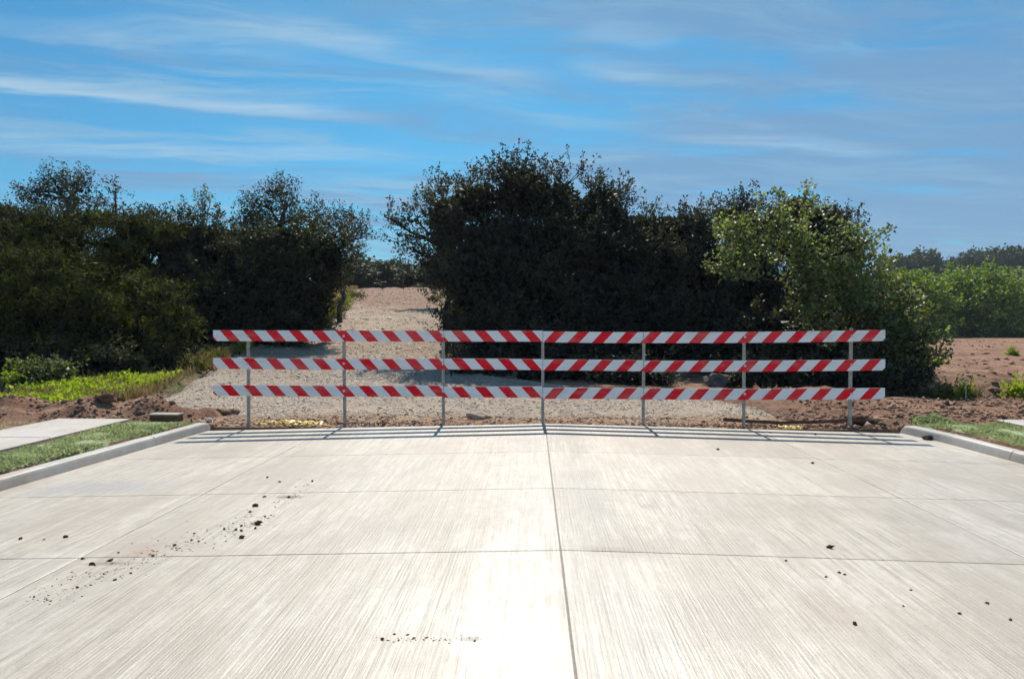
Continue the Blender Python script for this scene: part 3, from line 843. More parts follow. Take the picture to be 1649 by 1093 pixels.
# loose gravel on the track
n = 17000
yy = 12.15 + (RNG.random(n) ** 1.7) * 16
xx = trk_l(yy) + 0.1 + (trk_r(yy) - trk_l(yy) - 0.2) * RNG.random(n)
keep = (vnoise(xx * 1.3, yy * 1.3, 5) + 0.35 * RNG.random(n) > 0.42) & ((yy > 13.1) | (RNG.random(n) < 0.25))
xx, yy = xx[keep], yy[keep]
sz = RNG.uniform(0.010, 0.024, len(xx)) * (1 + (RNG.random(len(xx)) > 0.97) * 1.2)
o = scatter_lumps('loose_gravel', np.stack([xx, yy, track_z(xx, yy) + sz * 0.2], -1), sz, M['stones'], 0.6, 3)
tag(o, 'loose grey and tan gravel strewn over the track behind the barricade', 'gravel', kind='stuff')
n = 1500
yy = 20 + RNG.random(n) ** 1.3 * 58; xx = trk_l(yy) + 0.2 + (trk_r(yy) - trk_l(yy) - 0.4) * RNG.random(n)
sz = RNG.uniform(0.02, 0.05, n) * (1 + yy / 90) * (1 + (RNG.random(n) > 0.95) * 1.3)
o = scatter_lumps('track_stones', np.stack([xx, yy, track_z(xx, yy)], -1), sz, M['stones'], 0.6, 6)
tag(o, 'scattered pale stones on the upper part of the gravel track', 'stones', kind='stuff')
# crumbled red soil round the end of the road
n = 24000
xx = RNG.uniform(-12.5, 14.5, n); yy = 12.0 + RNG.random(n) ** 1.3 * 6.5
trk_in = (xx > trk_l(yy) + 0.2) & (xx < trk_r(yy) - 0.2)
keep = (~trk_in | (yy < 13.2)) & (vnoise(xx * 1.5, yy * 1.9, 15) + 0.3 * RNG.random(n) > 0.5)
xx, yy, trk_in = xx[keep], yy[keep], trk_in[keep]
sz = RNG.gamma(1.6, 0.011, len(xx)) + 0.009
sz = np.clip(sz, 0.01, 0.11)
sz = np.where(trk_in, sz * 0.6, sz)
zz_ = np.where(trk_in, track_z(xx, yy), ground_z(xx, yy))
o = scatter_lumps('crumbled_soil', np.stack([xx, yy, zz_ + sz * 0.2], -1), sz, M['clods'], 0.75, 4)
tag(o, 'crumbled red brown soil lying round the end of the road', 'soil', kind='stuff')
# soil lumps over the far side of the field
n = 1300
yy = 19 + RNG.random(n) ** 1.5 * 55; xx = 7.0 + RNG.random(n) * (yy * 0.45)
xx = xx + (yy - 19) * 0.33
sz = RNG.gamma(2.0, 0.028, n) + 0.02
o = scatter_lumps('field_lumps', np.stack([xx, yy, ground_z(xx, yy)], -1), np.clip(sz, 0.02, 0.22), M['clods'], 0.5, 5)
tag(o, 'turned lumps of red soil across the bare field at right', 'soil', kind='stuff')

def mound_mesh(seed, rough):
    import bmesh
    me = lump_mesh('dirt_mound', seed, 4, 1.0, rough)
    rs_ = np.random.default_rng(seed)
    for v_ in me.vertices:
        v_.co *= 1 + float(rs_.normal(0, 0.045)) + 0.35 * float(fbm(np.array(v_.co.x * 3 + v_.co.z * 2), np.array(v_.co.y * 3 - v_.co.z), seed, 3))
    return me
def rock(name, px, py, Y, wx, wy, wz, mat, seed, label, cat, rz=0.0, sub=3, rough=0.16, sink=0.3):
    p = at(px, py, Y)
    gzz = float(track_z(p.x, Y)) if trk_l(Y) < p.x < trk_r(Y) else float(ground_z(p.x, Y))
    me = mound_mesh(seed, rough) if name == 'dirt_mound' else lump_mesh(name, seed, sub, 1.0, rough); me.materials.append(mat)
    return tag(link(name, me, None, None, (p.x, Y, gzz + wz * (1 - sink) * 0.5), (0.05, 0.08, rz), (wx / 2, wy / 2, wz / 2)), label, cat)
rock('rock', 768, 667, 13.1, 0.38, 0.24, 0.13, M['rock'], 7, 'flat tan rock lying in the dirt behind the barricade, left of the centre post', 'rock', 0.15)
rock('boulder', 1160, 622, 19.3, 0.85, 0.6, 0.36, M['boulder'], 9, 'rounded grey boulder in deep shade under the thicket, seen between the lower rails', 'boulder')
rock('pale_stone', 321, 675, 12.35, 0.11, 0.09, 0.09, M['white_stone'], 12, 'small white stone at the end of the left kerb', 'stone', 0.4, 2, 0.2)
rock('pale_stone', 337, 673, 12.55, 0.09, 0.08, 0.08, M['white_stone'], 13, 'smaller white stone just right of the one at the left kerb end', 'stone', 0.9, 2, 0.2)
rock('dirt_mound', 368, 663, 13.6, 0.42, 0.28, 0.13, M['clods'], 14, 'low dark dirt mound on the gravel left of the first barricade post', 'mound')
rock('dirt_mound', 1385, 680, 12.35, 0.45, 0.28, 0.16, M['clod'], 15, 'dark red dirt mound heaped round the foot of the rightmost barricade post', 'mound')
rock('dirt_mound', 172, 665, 13.3, 0.34, 0.26, 0.18, M['clods'], 16, 'pointed red dirt mound on the spoil ridge above the left pavement end', 'mound', 0.4, 3, 0.22)
rock('dirt_mound', 250, 657, 13.6, 0.60, 0.3, 0.16, M['clods'], 17, 'broad dark dirt mound on the spoil ridge behind the timber block', 'mound', 0.2, 3, 0.25)
rock('dirt_clod', 1555, 679, 12.4, 0.28, 0.12, 0.05, M['clod'], 18, 'flat dark clod on the grass edge by the right pavement', 'dirt clod')

# timber block at the left verge
p = at(268, 680, 12.15)
tb = empty('timber_block', (p.x, 12.15, 0.0), R(-4)); tag(tb, 'short dark timber block with a pale lid board at the left verge', 'timber block')
mb = MB(); mb.box((0, 0, 0.025), (0.45, 0.20, 0.11)); mb.build('block', M['plank'], tb)
mb = MB(); mb.box((0, 0.0, 0.093), (0.49, 0.24, 0.022)); mb.build('lid_board', M['plank_pale'], tb)
# boards lying along the slab end at right
def board(pxa, pya, pxb, pyb, Y, th, wd, label):
    A, B = at(pxa, pya, Y), at(pxb, pyb, Y)
    d = B - A
    o = empty('form_board', ((A + B) / 2)); o.rotation_euler = (0, -math.atan2(d.z, d.x), 0)
    mb = MB(); L = d.length; n = 8; vs = []
    for k in range(n + 1):
        u = -L / 2 + L * k / n; bw = 0.008 * math.sin(k * 1.3)
        for (yy_, zz2) in ((-th / 2, -wd / 2), (th / 2, -wd / 2), (th / 2, wd / 2), (-th / 2, wd / 2)):
            vs.append((u, yy_ + bw, zz2 + bw * 0.6))
    fs = [(k * 4 + a, (k + 1) * 4 + a, (k + 1) * 4 + (a + 1) % 4, k * 4 + (a + 1) % 4) for k in range(n) for a in range(4)]
    fs += [(0, 1, 2, 3), (n * 4 + 3, n * 4 + 2, n * 4 + 1, n * 4)]
    mb.add(vs, fs)
    bpy.data.objects.remove(o)
    o = mb.build('form_board', M['plank'], None, loc=(A + B) / 2, rot=(R(-12), -math.atan2(d.z, d.x), 0))
    tag(o, label, 'board')
board(1165, 675.5, 1258, 681, 12.2, 0.04, 0.05, 'shorter dark timber board lying at the slab end under the sixth post')
board(1258, 681, 1392, 676, 12.23, 0.04, 0.05, 'longer dark timber board lying along the slab end towards the rightmost post')
# crumpled yellow sheets on the dirt at the slab end
def yellow(pxa, pxb, py, Y, wdt, label, seed):
    A, B = at(pxa, py, Y), at(pxb, py, Y)
    n, m = 60, 8
    u = np.linspace(0, 1, n)[:, None] + np.zeros((1, m)); vv = np.linspace(-0.5, 0.5, m)[None] + np.zeros((n, 1))
    x = A.x + (B.x - A.x) * u; y = Y + vv * wdt * (0.5 + 0.9 * vnoise(u * 9, u * 0, seed)) + 0.05 * fbm(u * 6, u * 0 + 1, seed, 3)
    base = np.where((x > trk_l(y)) & (x < trk_r(y)), track_z(x, y) - 0.13 * (1 - sstep((y - 12.0) * 1.5, 0, 0.55)), ground_z(x, y))
    z = base + 0.03 + 0.07 * np.abs(fbm(u * 22, vv * 4, seed + 3, 3)) + 0.07
    idx = np.arange(n * m).reshape(n, m)
    q = np.stack([idx[:-1, :-1], idx[1:, :-1], idx[1:, 1:], idx[:-1, 1:]], -1).reshape(-1, 4)
    me = np_mesh('yellow_sheet', np.stack([x, y, z], -1).reshape(-1, 3), q, True)
    o = link('yellow_sheet', me, M['tape'])
    md = o.modifiers.new('thick', 'SOLIDIFY'); md.thickness = 0.004
    tag(o, label, 'plastic sheet')
yellow(410, 520, 688, 12.1, 0.10, 'long crumpled yellow strip on the dirt between the two leftmost posts', 3)
yellow(1254, 1296, 687, 12.1, 0.09, 'short crumpled yellow scrap on the dirt below the dark boards', 8)

# ------------------------------------------------------------------ foliage builders
def leaf_mesh(name, P0, D, size, rs, width=0.5, normals=None, fold=0.25):
    """two-triangle leaves: base P0, direction D, folded along the midrib"""
    n = len(P0)
    D = D / np.linalg.norm(D, axis=1, keepdims=True)
    if normals is None:
        N = rs.normal(0, 1, (n, 3))
    else:
        N = normals + rs.normal(0, 0.55, (n, 3))
    N = N - (N * D).sum(1, keepdims=True) * D
    N /= np.linalg.norm(N, axis=1, keepdims=True) + 1e-9
    S = np.cross(D, N)
    L = size[:, None]
    mid = P0 + D * L * 0.5
    l = mid + S * L * width * 0.5 - N * L * width * fold
    r = mid - S * L * width * 0.5 - N * L * width * fold
    tip = P0 + D * L
    v = np.stack([P0, l, tip, r], 1).reshape(-1, 3)
    b = (np.arange(n) * 4)[:, None]
    f = np.concatenate([b + np.array([[0, 2, 1]]), b + np.array([[0, 3, 2]])], 0)
    return np_mesh(name, v, f)
def unit(a): return a / (np.linalg.norm(a, axis=1, keepdims=True) + 1e-9)

def crown_points(lobes, rs, dens, sprig=(0.35, 0.8), per=26, up=0.5, inner=0.45, spread=0.11, lo=0.62, droop=0.0, taper=0.6, sr_=(0.30, 0.46), sc_=(0.62, 0.14), nsf=1.0, fill=2.1, flat=1.0):
    """lobes: (center, (rx,ry,rz)); returns leaf base points, directions, sprig segments"""
    Ps, Ds, segs, Ks = [], [], [], []
    for (c, r) in lobes:
        c = np.array(c); r = np.array(r)
        rm = (r[0] * r[1] * r[2]) ** (1 / 3)
        n = max(8, int(dens * 4 * math.pi * rm * rm))
        ns = int(np.clip((5 + 5.0 * rm * rm) * nsf, 5, 30))
        sd = unit(rs.normal(0, 1, (ns, 3)))
        sc = sd * (sc_[0] + sc_[1] * rs.random((ns, 1)))           # centres of the boughs that make up this lobe
        sr = rs.uniform(sr_[0], sr_[1], ns)
        pick = rs.integers(0, ns, n)
        e = unit(rs.normal(0, 1, (n, 3)))
        rel = sc[pick] + e * (sr[pick] * (lo + (1.02 - lo) * rs.random(n) ** 0.6))[:, None]
        if flat != 1.0: rel[:, 2] = sc[pick, 2] + (rel[:, 2] - sc[pick, 2]) * flat
        base = c + rel * r
        d = unit(unit(rel) + 0.8 * e)
        dirn = unit(d * 0.9 + np.array([0, 0, up]) + rs.normal(0, 0.45, (n, 3)))
        ln = rs.uniform(sprig[0], sprig[1], n)
        if droop: dirn[:, 2] -= droop * rs.random(n)
        base[:, 2] = np.maximum(base[:, 2], c[2] - r[2])
        # leaves along each sprig
        t = rs.random((n, per))
        off = rs.normal(0, 1, (n, per, 3)) * spread * (1 - taper * t)[..., None]
        p = base[:, None] + dirn[:, None] * (t * ln[:, None])[..., None] + off
        ld = unit((dirn[:, None] * 0.6 + rs.normal(0, 0.7, (n, per, 3))).reshape(-1, 3))
        Ps.append(p.reshape(-1, 3)); Ds.append(ld); segs.append((base, dirn, ln)); Ks.append(np.ones(n * per))
        # inner fill keeps the crown from being hollow
        if inner > 0:
            m = int(n * per * inner)
            q = unit(rs.normal(0, 1, (m, 3))) * (rs.random(m) ** 0.4 * 0.72)[:, None] * r + c
            Ps.append(q); Ds.append(unit(rs.normal(0, 1, (m, 3)))); Ks.append(np.full(m, fill))
    return np.concatenate(Ps), np.concatenate(Ds), segs, np.concatenate(Ks)

def limb(mb, a, b, r0, r1, rs, n=6, bend=0.12, seg=5):
    a = np.array(a, float); b = np.array(b, float)
    L = np.linalg.norm(b - a)
    k1 = rs.normal(0, bend * L, 3); k1[2] = abs(k1[2]) * 0.4
    pts = []
    for i in range(seg + 1):
        t = i / seg
        p = a + (b - a) * t + k1 * math.sin(math.pi * t) + rs.normal(0, 0.015 * L, 3) * (0 < i < seg)
        pts.append(p)
    mb.tube(pts, [r0 + (r1 - r0) * (i / seg) for i in range(seg + 1)], n, True)
    return pts

def tree(name, label, group, base, lobes, leaf='leaf_oak', seed=0, size=(0.08, 0.13), dens=5.0, per=26, up=0.5, sprig=(0.35, 0.8), inner=0.45,
         spread=0.11, width=0.55, bark='bark', stems=1, trunk_r=0.11, lo=0.62, twig=0.35, droop=0.0, upn=0.5, cat='tree', taper=0.6, floor=True, body='crown', wood='trunk', **cp):
    rs = np.random.default_rng(seed)
    base = np.array(base, float)
    root = empty(name, base); tag(root, label, cat, group)
    loc = [(np.array(c, float) - base, r) for c, r in lobes]
    P0, D, segs, K = crown_points(loc, rs, dens, sprig, per, up, inner, spread, lo, droop, taper, **cp)
    if floor:
        k = P0[:, 2] > 0.03
        P0, D, K = P0[k], D[k], K[k]
    sz = rs.uniform(size[0], size[1], len(P0)) * K
    nrm = None
    if upn: nrm = np.tile(np.array([0, 0.35, 1.0]) * upn, (len(P0), 1)) + rs.normal(0, 0.6, (len(P0), 3))
    me = leaf_mesh(body, P0, D, sz, rs, width, nrm)
    link(body, me, M[leaf], root)
    # trunk, limbs and twigs
    top = max(c[2] for c, r in loc)
    forks = []
    for s in range(stems):
        off = rs.normal(0, 0.12 * (stems > 1) * 2, 3); off[2] = 0
        tip = np.array([rs.normal(0, 0.25), rs.normal(0, 0.25), top * rs.uniform(0.62, 0.8)]) + off * 2
        lb = min(loc, key=lambda q: np.linalg.norm(q[0][:2] - tip[:2]))
        tip[:2] = tip[:2] * 0.5 + lb[0][:2] * 0.5
        mb = MB()
        forks += limb(mb, off + np.array([0, 0, -0.15]), tip, trunk_r * 1.15, trunk_r * 0.45, rs, 8, 0.06, 8)
        mb.build(wood, M[bark], root, True)
    forks = np.array(forks)
    mb = MB()
    for (c, r), (bs_, dr, ln) in zip(loc, segs):
        cand = forks[forks[:, 2] < max(c[2] - 0.1, 0.4)]
        if len(cand) == 0: cand = forks[:2]
        a = cand[np.argmin(np.linalg.norm(cand - c, axis=1) + 0.4 * np.abs(cand[:, 2] - (c[2] - 0.8)))]
        pts = np.array(limb(mb, a, c, trunk_r * 0.42, trunk_r * 0.2, rs, 6, 0.12, 5))
        nb = max(2, int(len(bs_) * twig * 0.25))
        for i in rs.choice(len(bs_), min(nb, len(bs_)), replace=False):
            s0 = pts[rs.integers(2, 6)]
            limb(mb, s0, bs_[i], trunk_r * 0.16, 0.010, rs, 4, 0.08, 3)
        for i in rs.choice(len(bs_), min(int(len(bs_) * twig), len(bs_)), replace=False):
            e = bs_[i] + dr[i] * ln[i] * 0.95
            mb.tube([bs_[i], e], [0.009, 0.003], 3, False)
    tag(mb.build('branches', M[bark], root, True), kind='stuff')
    return root

def gnd(x, y):
    if 12.2 < y < 89 and trk_l(y) < x < trk_r(y): return float(track_z(x, y))
    return float(ground_z(x, y))
def lob(Y, *items, step=0.45):
    """lobes from photograph outlines: (px, py, rx px, ry px[, dY]) at distance Y"""
    out = []
    top = min(it[1] for it in items)
    for it in items:
        px, py, rx, ry = it[:4]
        Yd = Y + (it[4] if len(it) > 4 else 0.0) - step * (py - top) / FPX * Y
        c = at(px, py, Yd); s = Yd / FPX
        rx *= s; ry *= s
        out.append(((c.x, c.y, c.z), (rx, min(rx, ry * 1.2) * 0.9, ry)))
    return out
def base_at(px, Y):
    x = at(px, 600, Y).x
    return (x, Y, gnd(x, Y))

TL_G = 'trees and thicket left of the gravel track'
TC_G = 'trees of the thicket behind the barricade'
# ---- left thicket, back row: open-crowned oaks against the sky
tree('oak_tree', 'tall open-crowned oak rising highest above the left thicket', TL_G, base_at(95, 31), lob(31, (95, 312, 50, 42), (70, 335, 36, 35), (128, 322, 30, 40), (100, 370, 62, 45), (100, 295, 28, 26)),
     'leaf_oak', 1, (0.07, 0.12), 4.8, 22, 0.3, (0.3, 0.6), 0.05, 0.15, bark='bark_grey', trunk_r=0.17, lo=0.5, twig=0.8, sr_=(0.20, 0.34), sc_=(0.70, 0.2), nsf=0.8)
tree('oak_tree', 'small sparse oak crown just right of the tallest left oak', TL_G, base_at(190, 31), lob(31, (188, 303, 24, 18), (165, 335, 22, 22), (205, 345, 32, 28), (180, 380, 40, 30), (232, 350, 26, 22)),
     'leaf_oak', 2, (0.07, 0.12), 2.3, 20, 0.3, (0.3, 0.6), 0.05, 0.15, bark='bark_grey', trunk_r=0.11, lo=0.45, twig=0.9, sr_=(0.20, 0.34), sc_=(0.70, 0.2), nsf=0.8)
tree('oak_tree', 'dark leafy oak cut by the left edge of the picture', TL_G, base_at(5, 29), lob(29, (10, 360, 38, 40), (-30, 350, 45, 45), (35, 375, 40, 42), (-60, 420, 60, 60), (10, 440, 60, 60), (-20, 520, 80, 70)),
     'leaf_oak', 3, (0.08, 0.13), 8, 24, 0.5, trunk_r=0.15, sr_=(0.28, 0.46), sc_=(0.68, 0.3), nsf=0.6, flat=0.7)
tree('oak_tree', 'thin wispy sapling poking above the middle of the left thicket', TL_G, base_at(325, 33), lob(33, (328, 308, 12, 12), (338, 320, 11, 9), (325, 345, 22, 18), (300, 348, 26, 20), (345, 365, 30, 24), (260, 352, 30, 18), (290, 380, 50, 30)),
     'leaf_olive', 4, (0.06, 0.10), 2.2, 18, 0.4, (0.25, 0.5), 0.05, 0.15, bark='bark_grey', trunk_r=0.07, lo=0.4, twig=0.9, sr_=(0.20, 0.34), sc_=(0.70, 0.2), nsf=0.8)
tree('oak_tree', 'round-topped open oak with sky showing through, right of the wispy sapling', TL_G, base_at(440, 33), lob(33, (425, 325, 34, 28), (470, 325, 34, 30), (445, 310, 24, 18), (395, 350, 34, 30), (500, 350, 34, 28), (445, 365, 60, 36), (410, 390, 50, 40)),
     'leaf_oak', 5, (0.07, 0.12), 4.8, 22, 0.3, (0.3, 0.6), 0.05, 0.15, bark='bark_grey', trunk_r=0.17, lo=0.5, twig=0.8, sr_=(0.20, 0.34), sc_=(0.70, 0.2), nsf=0.8)
tree('oak_tree', 'leaning oak at the right end of the left thicket, overhanging the track', TL_G, base_at(548, 36), lob(36, (545, 355, 34, 22), (578, 368, 26, 20), (560, 395, 26, 24), (540, 385, 34, 34), (590, 380, 14, 12), (555, 425, 20, 20), (535, 430, 30, 40)),
     'leaf_oak', 6, (0.07, 0.12), 4.8, 22, 0.2, (0.3, 0.6), 0.05, 0.15, bark='bark_grey', trunk_r=0.13, lo=0.5, twig=0.8, sr_=(0.20, 0.34), sc_=(0.70, 0.2), nsf=0.8)
# ---- left thicket, middle: solid dark masses
tree('oak_tree', 'broad dark oak filling the left thicket beside the track down to the ground', TL_G, base_at(455, 28.5), lob(28.5, (400, 405, 60, 48), (470, 400, 60, 50), (525, 420, 36, 55), (385, 470, 55, 60), (450, 470, 70, 70), (510, 480, 34, 55), (400, 530, 60, 50), (470, 530, 55, 45, -0.5)),
     'leaf_oak', 7, (0.08, 0.14), 8.5, 26, 0.4, trunk_r=0.18, stems=2, sr_=(0.28, 0.46), sc_=(0.68, 0.3), nsf=0.6, flat=0.7)
tree('oak_tree', 'dark rounded oak in the middle of the left thicket behind the cedars', TL_G, base_at(300, 28), lob(28, (270, 385, 60, 40), (325, 395, 55, 45), (300, 440, 70, 50), (340, 480, 50, 60), (300, 540, 70, 60), (235, 380, 40, 35)),
     'leaf_oak', 8, (0.08, 0.14), 8.5, 26, 0.4, trunk_r=0.16, sr_=(0.28, 0.46), sc_=(0.68, 0.3), nsf=0.6, flat=0.7)
tree('cedar_tree', 'dark feathery cedar behind the front cedars at the left', TL_G, base_at(130, 27), lob(27, (90, 425, 88, 48, 0.6), (190, 432, 80, 52, 0.6), (60, 500, 90, 60, 0.4), (190, 500, 80, 60, 0.4), (80, 364, 58, 18, -0.2), (150, 354, 58, 18, -0.2), (215, 366, 50, 18, -0.4), (265, 376, 40, 16, -0.6), (110, 388, 58, 15, -1.0), (190, 394, 56, 15, -1.0), (40, 398, 50, 16, -0.9), step=0),
     'leaf_cedar', 9, (0.09, 0.16), 9.5, 30, 0.3, (0.4, 0.9), 0.4, 0.09, 0.28, trunk_r=0.14, sr_=(0.26, 0.44), sc_=(0.70, 0.3), flat=0.5, nsf=0.55)
# ---- left thicket, front cedars
tree('cedar_tree', 'front cedar with olive-lit drooping tips at the far left', TL_G, base_at(70, 22.5), lob(22.5, (60, 500, 100, 58, 0.6), (140, 512, 88, 52, 0.6), (20, 552, 110, 48, 0.4), (125, 560, 90, 44, 0.4), (-35, 485, 90, 60, 0.6), (35, 418, 60, 20, -0.2), (108, 424, 58, 18, -0.5), (168, 446, 48, 17, -0.9), (75, 446, 66, 17, -1.1), (-25, 440, 60, 22, -0.6), (15, 470, 50, 14, -1.3), (150, 478, 40, 13, -1.4), step=0),
     'leaf_cedar', 10, (0.08, 0.15), 9.5, 30, 0.25, (0.4, 0.9), 0.4, 0.08, 0.28, trunk_r=0.13, droop=0.3, sr_=(0.26, 0.44), sc_=(0.70, 0.3), flat=0.5, nsf=0.55)
tree('cedar_tree', 'front cedar with spreading olive-lit branches reaching towards the track', TL_G, base_at(240, 23), lob(23, (222, 540, 75, 46, 0.4), (275, 558, 48, 40, 0.4), (190, 575, 60, 30, 0.3), (212, 455, 44, 15, -0.2), (255, 475, 44, 16, -0.6), (290, 505, 32, 15, -0.9), (308, 538, 24, 13, -1.0), (232, 497, 44, 13, -1.1), (275, 530, 34, 12, -1.4), step=0),
     'leaf_cedar', 12, (0.08, 0.15), 9.5, 30, 0.25, (0.4, 0.9), 0.4, 0.08, 0.28, trunk_r=0.12, droop=0.3, sr_=(0.26, 0.44), sc_=(0.70, 0.3), flat=0.5, nsf=0.55)

# ---- thicket behind the barricade
tree('elm_tree', 'tallest elm in the middle thicket with upright leafy shoots on top', TC_G, base_at(850, 25), lob(25, (770, 325, 60, 40), (850, 320, 66, 42), (845, 292, 44, 26), (900, 325, 44, 46), (720, 360, 42, 55), (800, 390, 90, 60), (890, 400, 70, 60), (760, 450, 60, 70), (850, 480, 90, 60), (790, 540, 66, 50), (880, 550, 80, 50)),
     'leaf_elm', 20, (0.075, 0.13), 9.0, 26, 0.75, (0.4, 0.95), 0.4, 0.085, trunk_r=0.17, stems=3, twig=0.6, sr_=(0.28, 0.46), sc_=(0.68, 0.3), nsf=0.6, flat=0.75)
tree('elm_tree', 'ragged elm at the left edge of the middle thicket with thin twigs against the sky', TC_G, base_at(722, 26), lob(26, (715, 310, 34, 26), (700, 345, 34, 30), (672, 350, 26, 24), (690, 390, 30, 28), (650, 378, 20, 16), (700, 420, 24, 24), (678, 425, 18, 16), (640, 355, 16, 13), (662, 405, 16, 13), (628, 352, 10, 8)),
     'leaf_elm', 21, (0.075, 0.12), 5.0, 18, 0.5, (0.35, 0.8), 0.08, 0.10, trunk_r=0.11, lo=0.35, twig=0.95, sr_=(0.2, 0.34), sc_=(0.7, 0.2), nsf=0.8)
tree('elm_tree', 'narrow dark elm right of the tallest one, its tip like a steeple', TC_G, base_at(965, 25.5), lob(25.5, (965, 325, 30, 30), (945, 350, 44, 40), (985, 360, 44, 36), (970, 420, 66, 60), (960, 490, 70, 66), (960, 555, 80, 50)),
     'leaf_elm', 22, (0.075, 0.13), 9.0, 26, 0.8, (0.4, 0.9), 0.4, 0.085, trunk_r=0.13, stems=2, twig=0.6, sr_=(0.28, 0.46), sc_=(0.68, 0.3), nsf=0.6, flat=0.75)
tree('elm_tree', 'lower dark elm with bristling top in the right half of the middle thicket', TC_G, base_at(1065, 25.5), lob(25.5, (1030, 372, 40, 34), (1085, 372, 50, 32), (1130, 372, 40, 30), (1050, 430, 70, 50), (1120, 430, 60, 50), (1060, 500, 80, 60), (1130, 510, 70, 60), (1080, 565, 90, 45)),
     'leaf_elm', 23, (0.075, 0.13), 9.0, 26, 0.75, (0.4, 0.85), 0.4, 0.085, trunk_r=0.13, stems=2, twig=0.6, sr_=(0.28, 0.46), sc_=(0.68, 0.3), nsf=0.6, flat=0.75)
tree('elm_tree', 'dark elm showing its top behind the vine-covered tree', TC_G, base_at(1270, 27), lob(27, (1180, 360, 40, 32), (1280, 345, 40, 34), (1330, 360, 44, 34), (1230, 380, 70, 40), (1310, 400, 70, 45), (1200, 450, 70, 70), (1330, 480, 90, 80), (1200, 550, 90, 60)),
     'leaf_elm', 24, (0.075, 0.13), 9.0, 26, 0.7, (0.4, 0.85), 0.4, 0.085, trunk_r=0.15, stems=2, twig=0.6, sr_=(0.28, 0.46), sc_=(0.68, 0.3), nsf=0.6, flat=0.75)
tree('vine_covered_tree', 'sunlit tree hung with broad pale green vine leaves at the right of the thicket', TC_G, base_at(1310, 21.5),
     lob(21.5, (1280, 330, 28, 18, 1), (1210, 352, 42, 26), (1190, 385, 36, 28), (1180, 440, 30, 22), (1260, 395, 50, 30), (1320, 405, 50, 36), (1385, 400, 42, 34), (1300, 450, 60, 34), (1380, 450, 52, 38), (1345, 500, 60, 36),
         (1420, 480, 30, 36), (1430, 520, 30, 34, -0.4)),
     'leaf_vine', 25, (0.075, 0.135), 7.5, 24, 0.15, (0.3, 0.65), 0.12, 0.13, 0.8, trunk_r=0.16, stems=2, twig=0.3, upn=1.0, droop=0.25, fill=1.0, sr_=(0.22, 0.40), sc_=(0.66, 0.22))
tree('vine_covered_shrub', 'vine-draped shrub at the right foot of the sunlit tree, beside the bare field', TC_G, base_at(1455, 19.8),
     lob(19.8, (1455, 500, 34, 28), (1478, 540, 24, 30), (1440, 550, 34, 30), (1470, 580, 26, 26), (1490, 575, 14, 18), (1430, 590, 44, 36), (1465, 610, 26, 26)),
     'leaf_vine', 26, (0.075, 0.135), 7.5, 24, 0.1, (0.3, 0.6), 0.12, 0.13, 0.8, trunk_r=0.07, stems=3, twig=0.3, upn=1.0, droop=0.3, cat='shrub', fill=1.0, sr_=(0.22, 0.40), sc_=(0.66, 0.22))
for k_, (xp_, Y_, w_, top_, lab_) in enumerate(((775, 20.6, 60, 575, 'low dark brush at the left foot of the thicket, right of the third post'), (900, 20.0, 80, 580, 'low dark brush at the foot of the thicket just right of the centre post'),
        (1020, 19.4, 70, 585, 'low dark brush at the foot of the thicket by the fifth post'), (1250, 18.9, 80, 580, 'low dark brush at the foot of the thicket right of the sixth post'),
        (1370, 18.7, 70, 575, 'low dark brush at the foot of the thicket behind the rightmost post'), (1450, 18.9, 40, 590, 'low dark brush under the vine-draped shrub at the edge of the field'))):
    yb_ = 520 + (1.65 if xp_ > 800 else 1.5) * FPX / Y_
    hh_ = (yb_ - top_) / 2
    tree('thicket_shrub', lab_, TC_G, base_at(xp_, Y_), lob(Y_, (xp_ - w_ * 0.5, yb_ - hh_, w_ * 0.55, hh_ * 1.0), (xp_ + w_ * 0.5, yb_ - hh_ * 0.9, w_ * 0.55, hh_ * 0.95), (xp_, yb_ - hh_ * 1.1, w_ * 0.5, hh_ * 0.95), step=0.3),
         'leaf_elm', 80 + k_, (0.07, 0.12), 11, 22, 0.6, (0.25, 0.6), trunk_r=0.04, stems=3, cat='shrub')
tree('thicket_shrub', 'dark shrub filling the foot of the thicket behind the right rails', TC_G, base_at(1330, 22.5), lob(22.5, (1270, 540, 80, 60), (1370, 540, 80, 60), (1330, 590, 100, 40), (1240, 590, 70, 36), (1420, 590, 50, 40)),
     'leaf_elm', 27, (0.09, 0.15), 8, 24, 0.5, trunk_r=0.08, stems=3, cat='shrub')
tree('thicket_shrub', 'dark shrub filling the foot of the thicket behind the centre post', TC_G, base_at(890, 23.5), lob(23.5, (790, 575, 60, 45), (870, 580, 80, 40), (960, 580, 80, 42), (1060, 585, 80, 40), (1150, 580, 70, 45)),
     'leaf_elm', 28, (0.09, 0.15), 8, 24, 0.5, trunk_r=0.08, stems=3, cat='shrub')
tree('thicket_shrub', 'black-shaded shrub at the right foot of the thicket under the vine-draped shrub', TC_G, base_at(1440, 20.6), lob(20.6, (1420, 560, 50, 50), (1455, 600, 46, 40), (1400, 610, 50, 34), (1478, 620, 26, 26)),
     'leaf_elm', 30, (0.09, 0.15), 8, 24, 0.4, trunk_r=0.06, stems=3, cat='shrub')
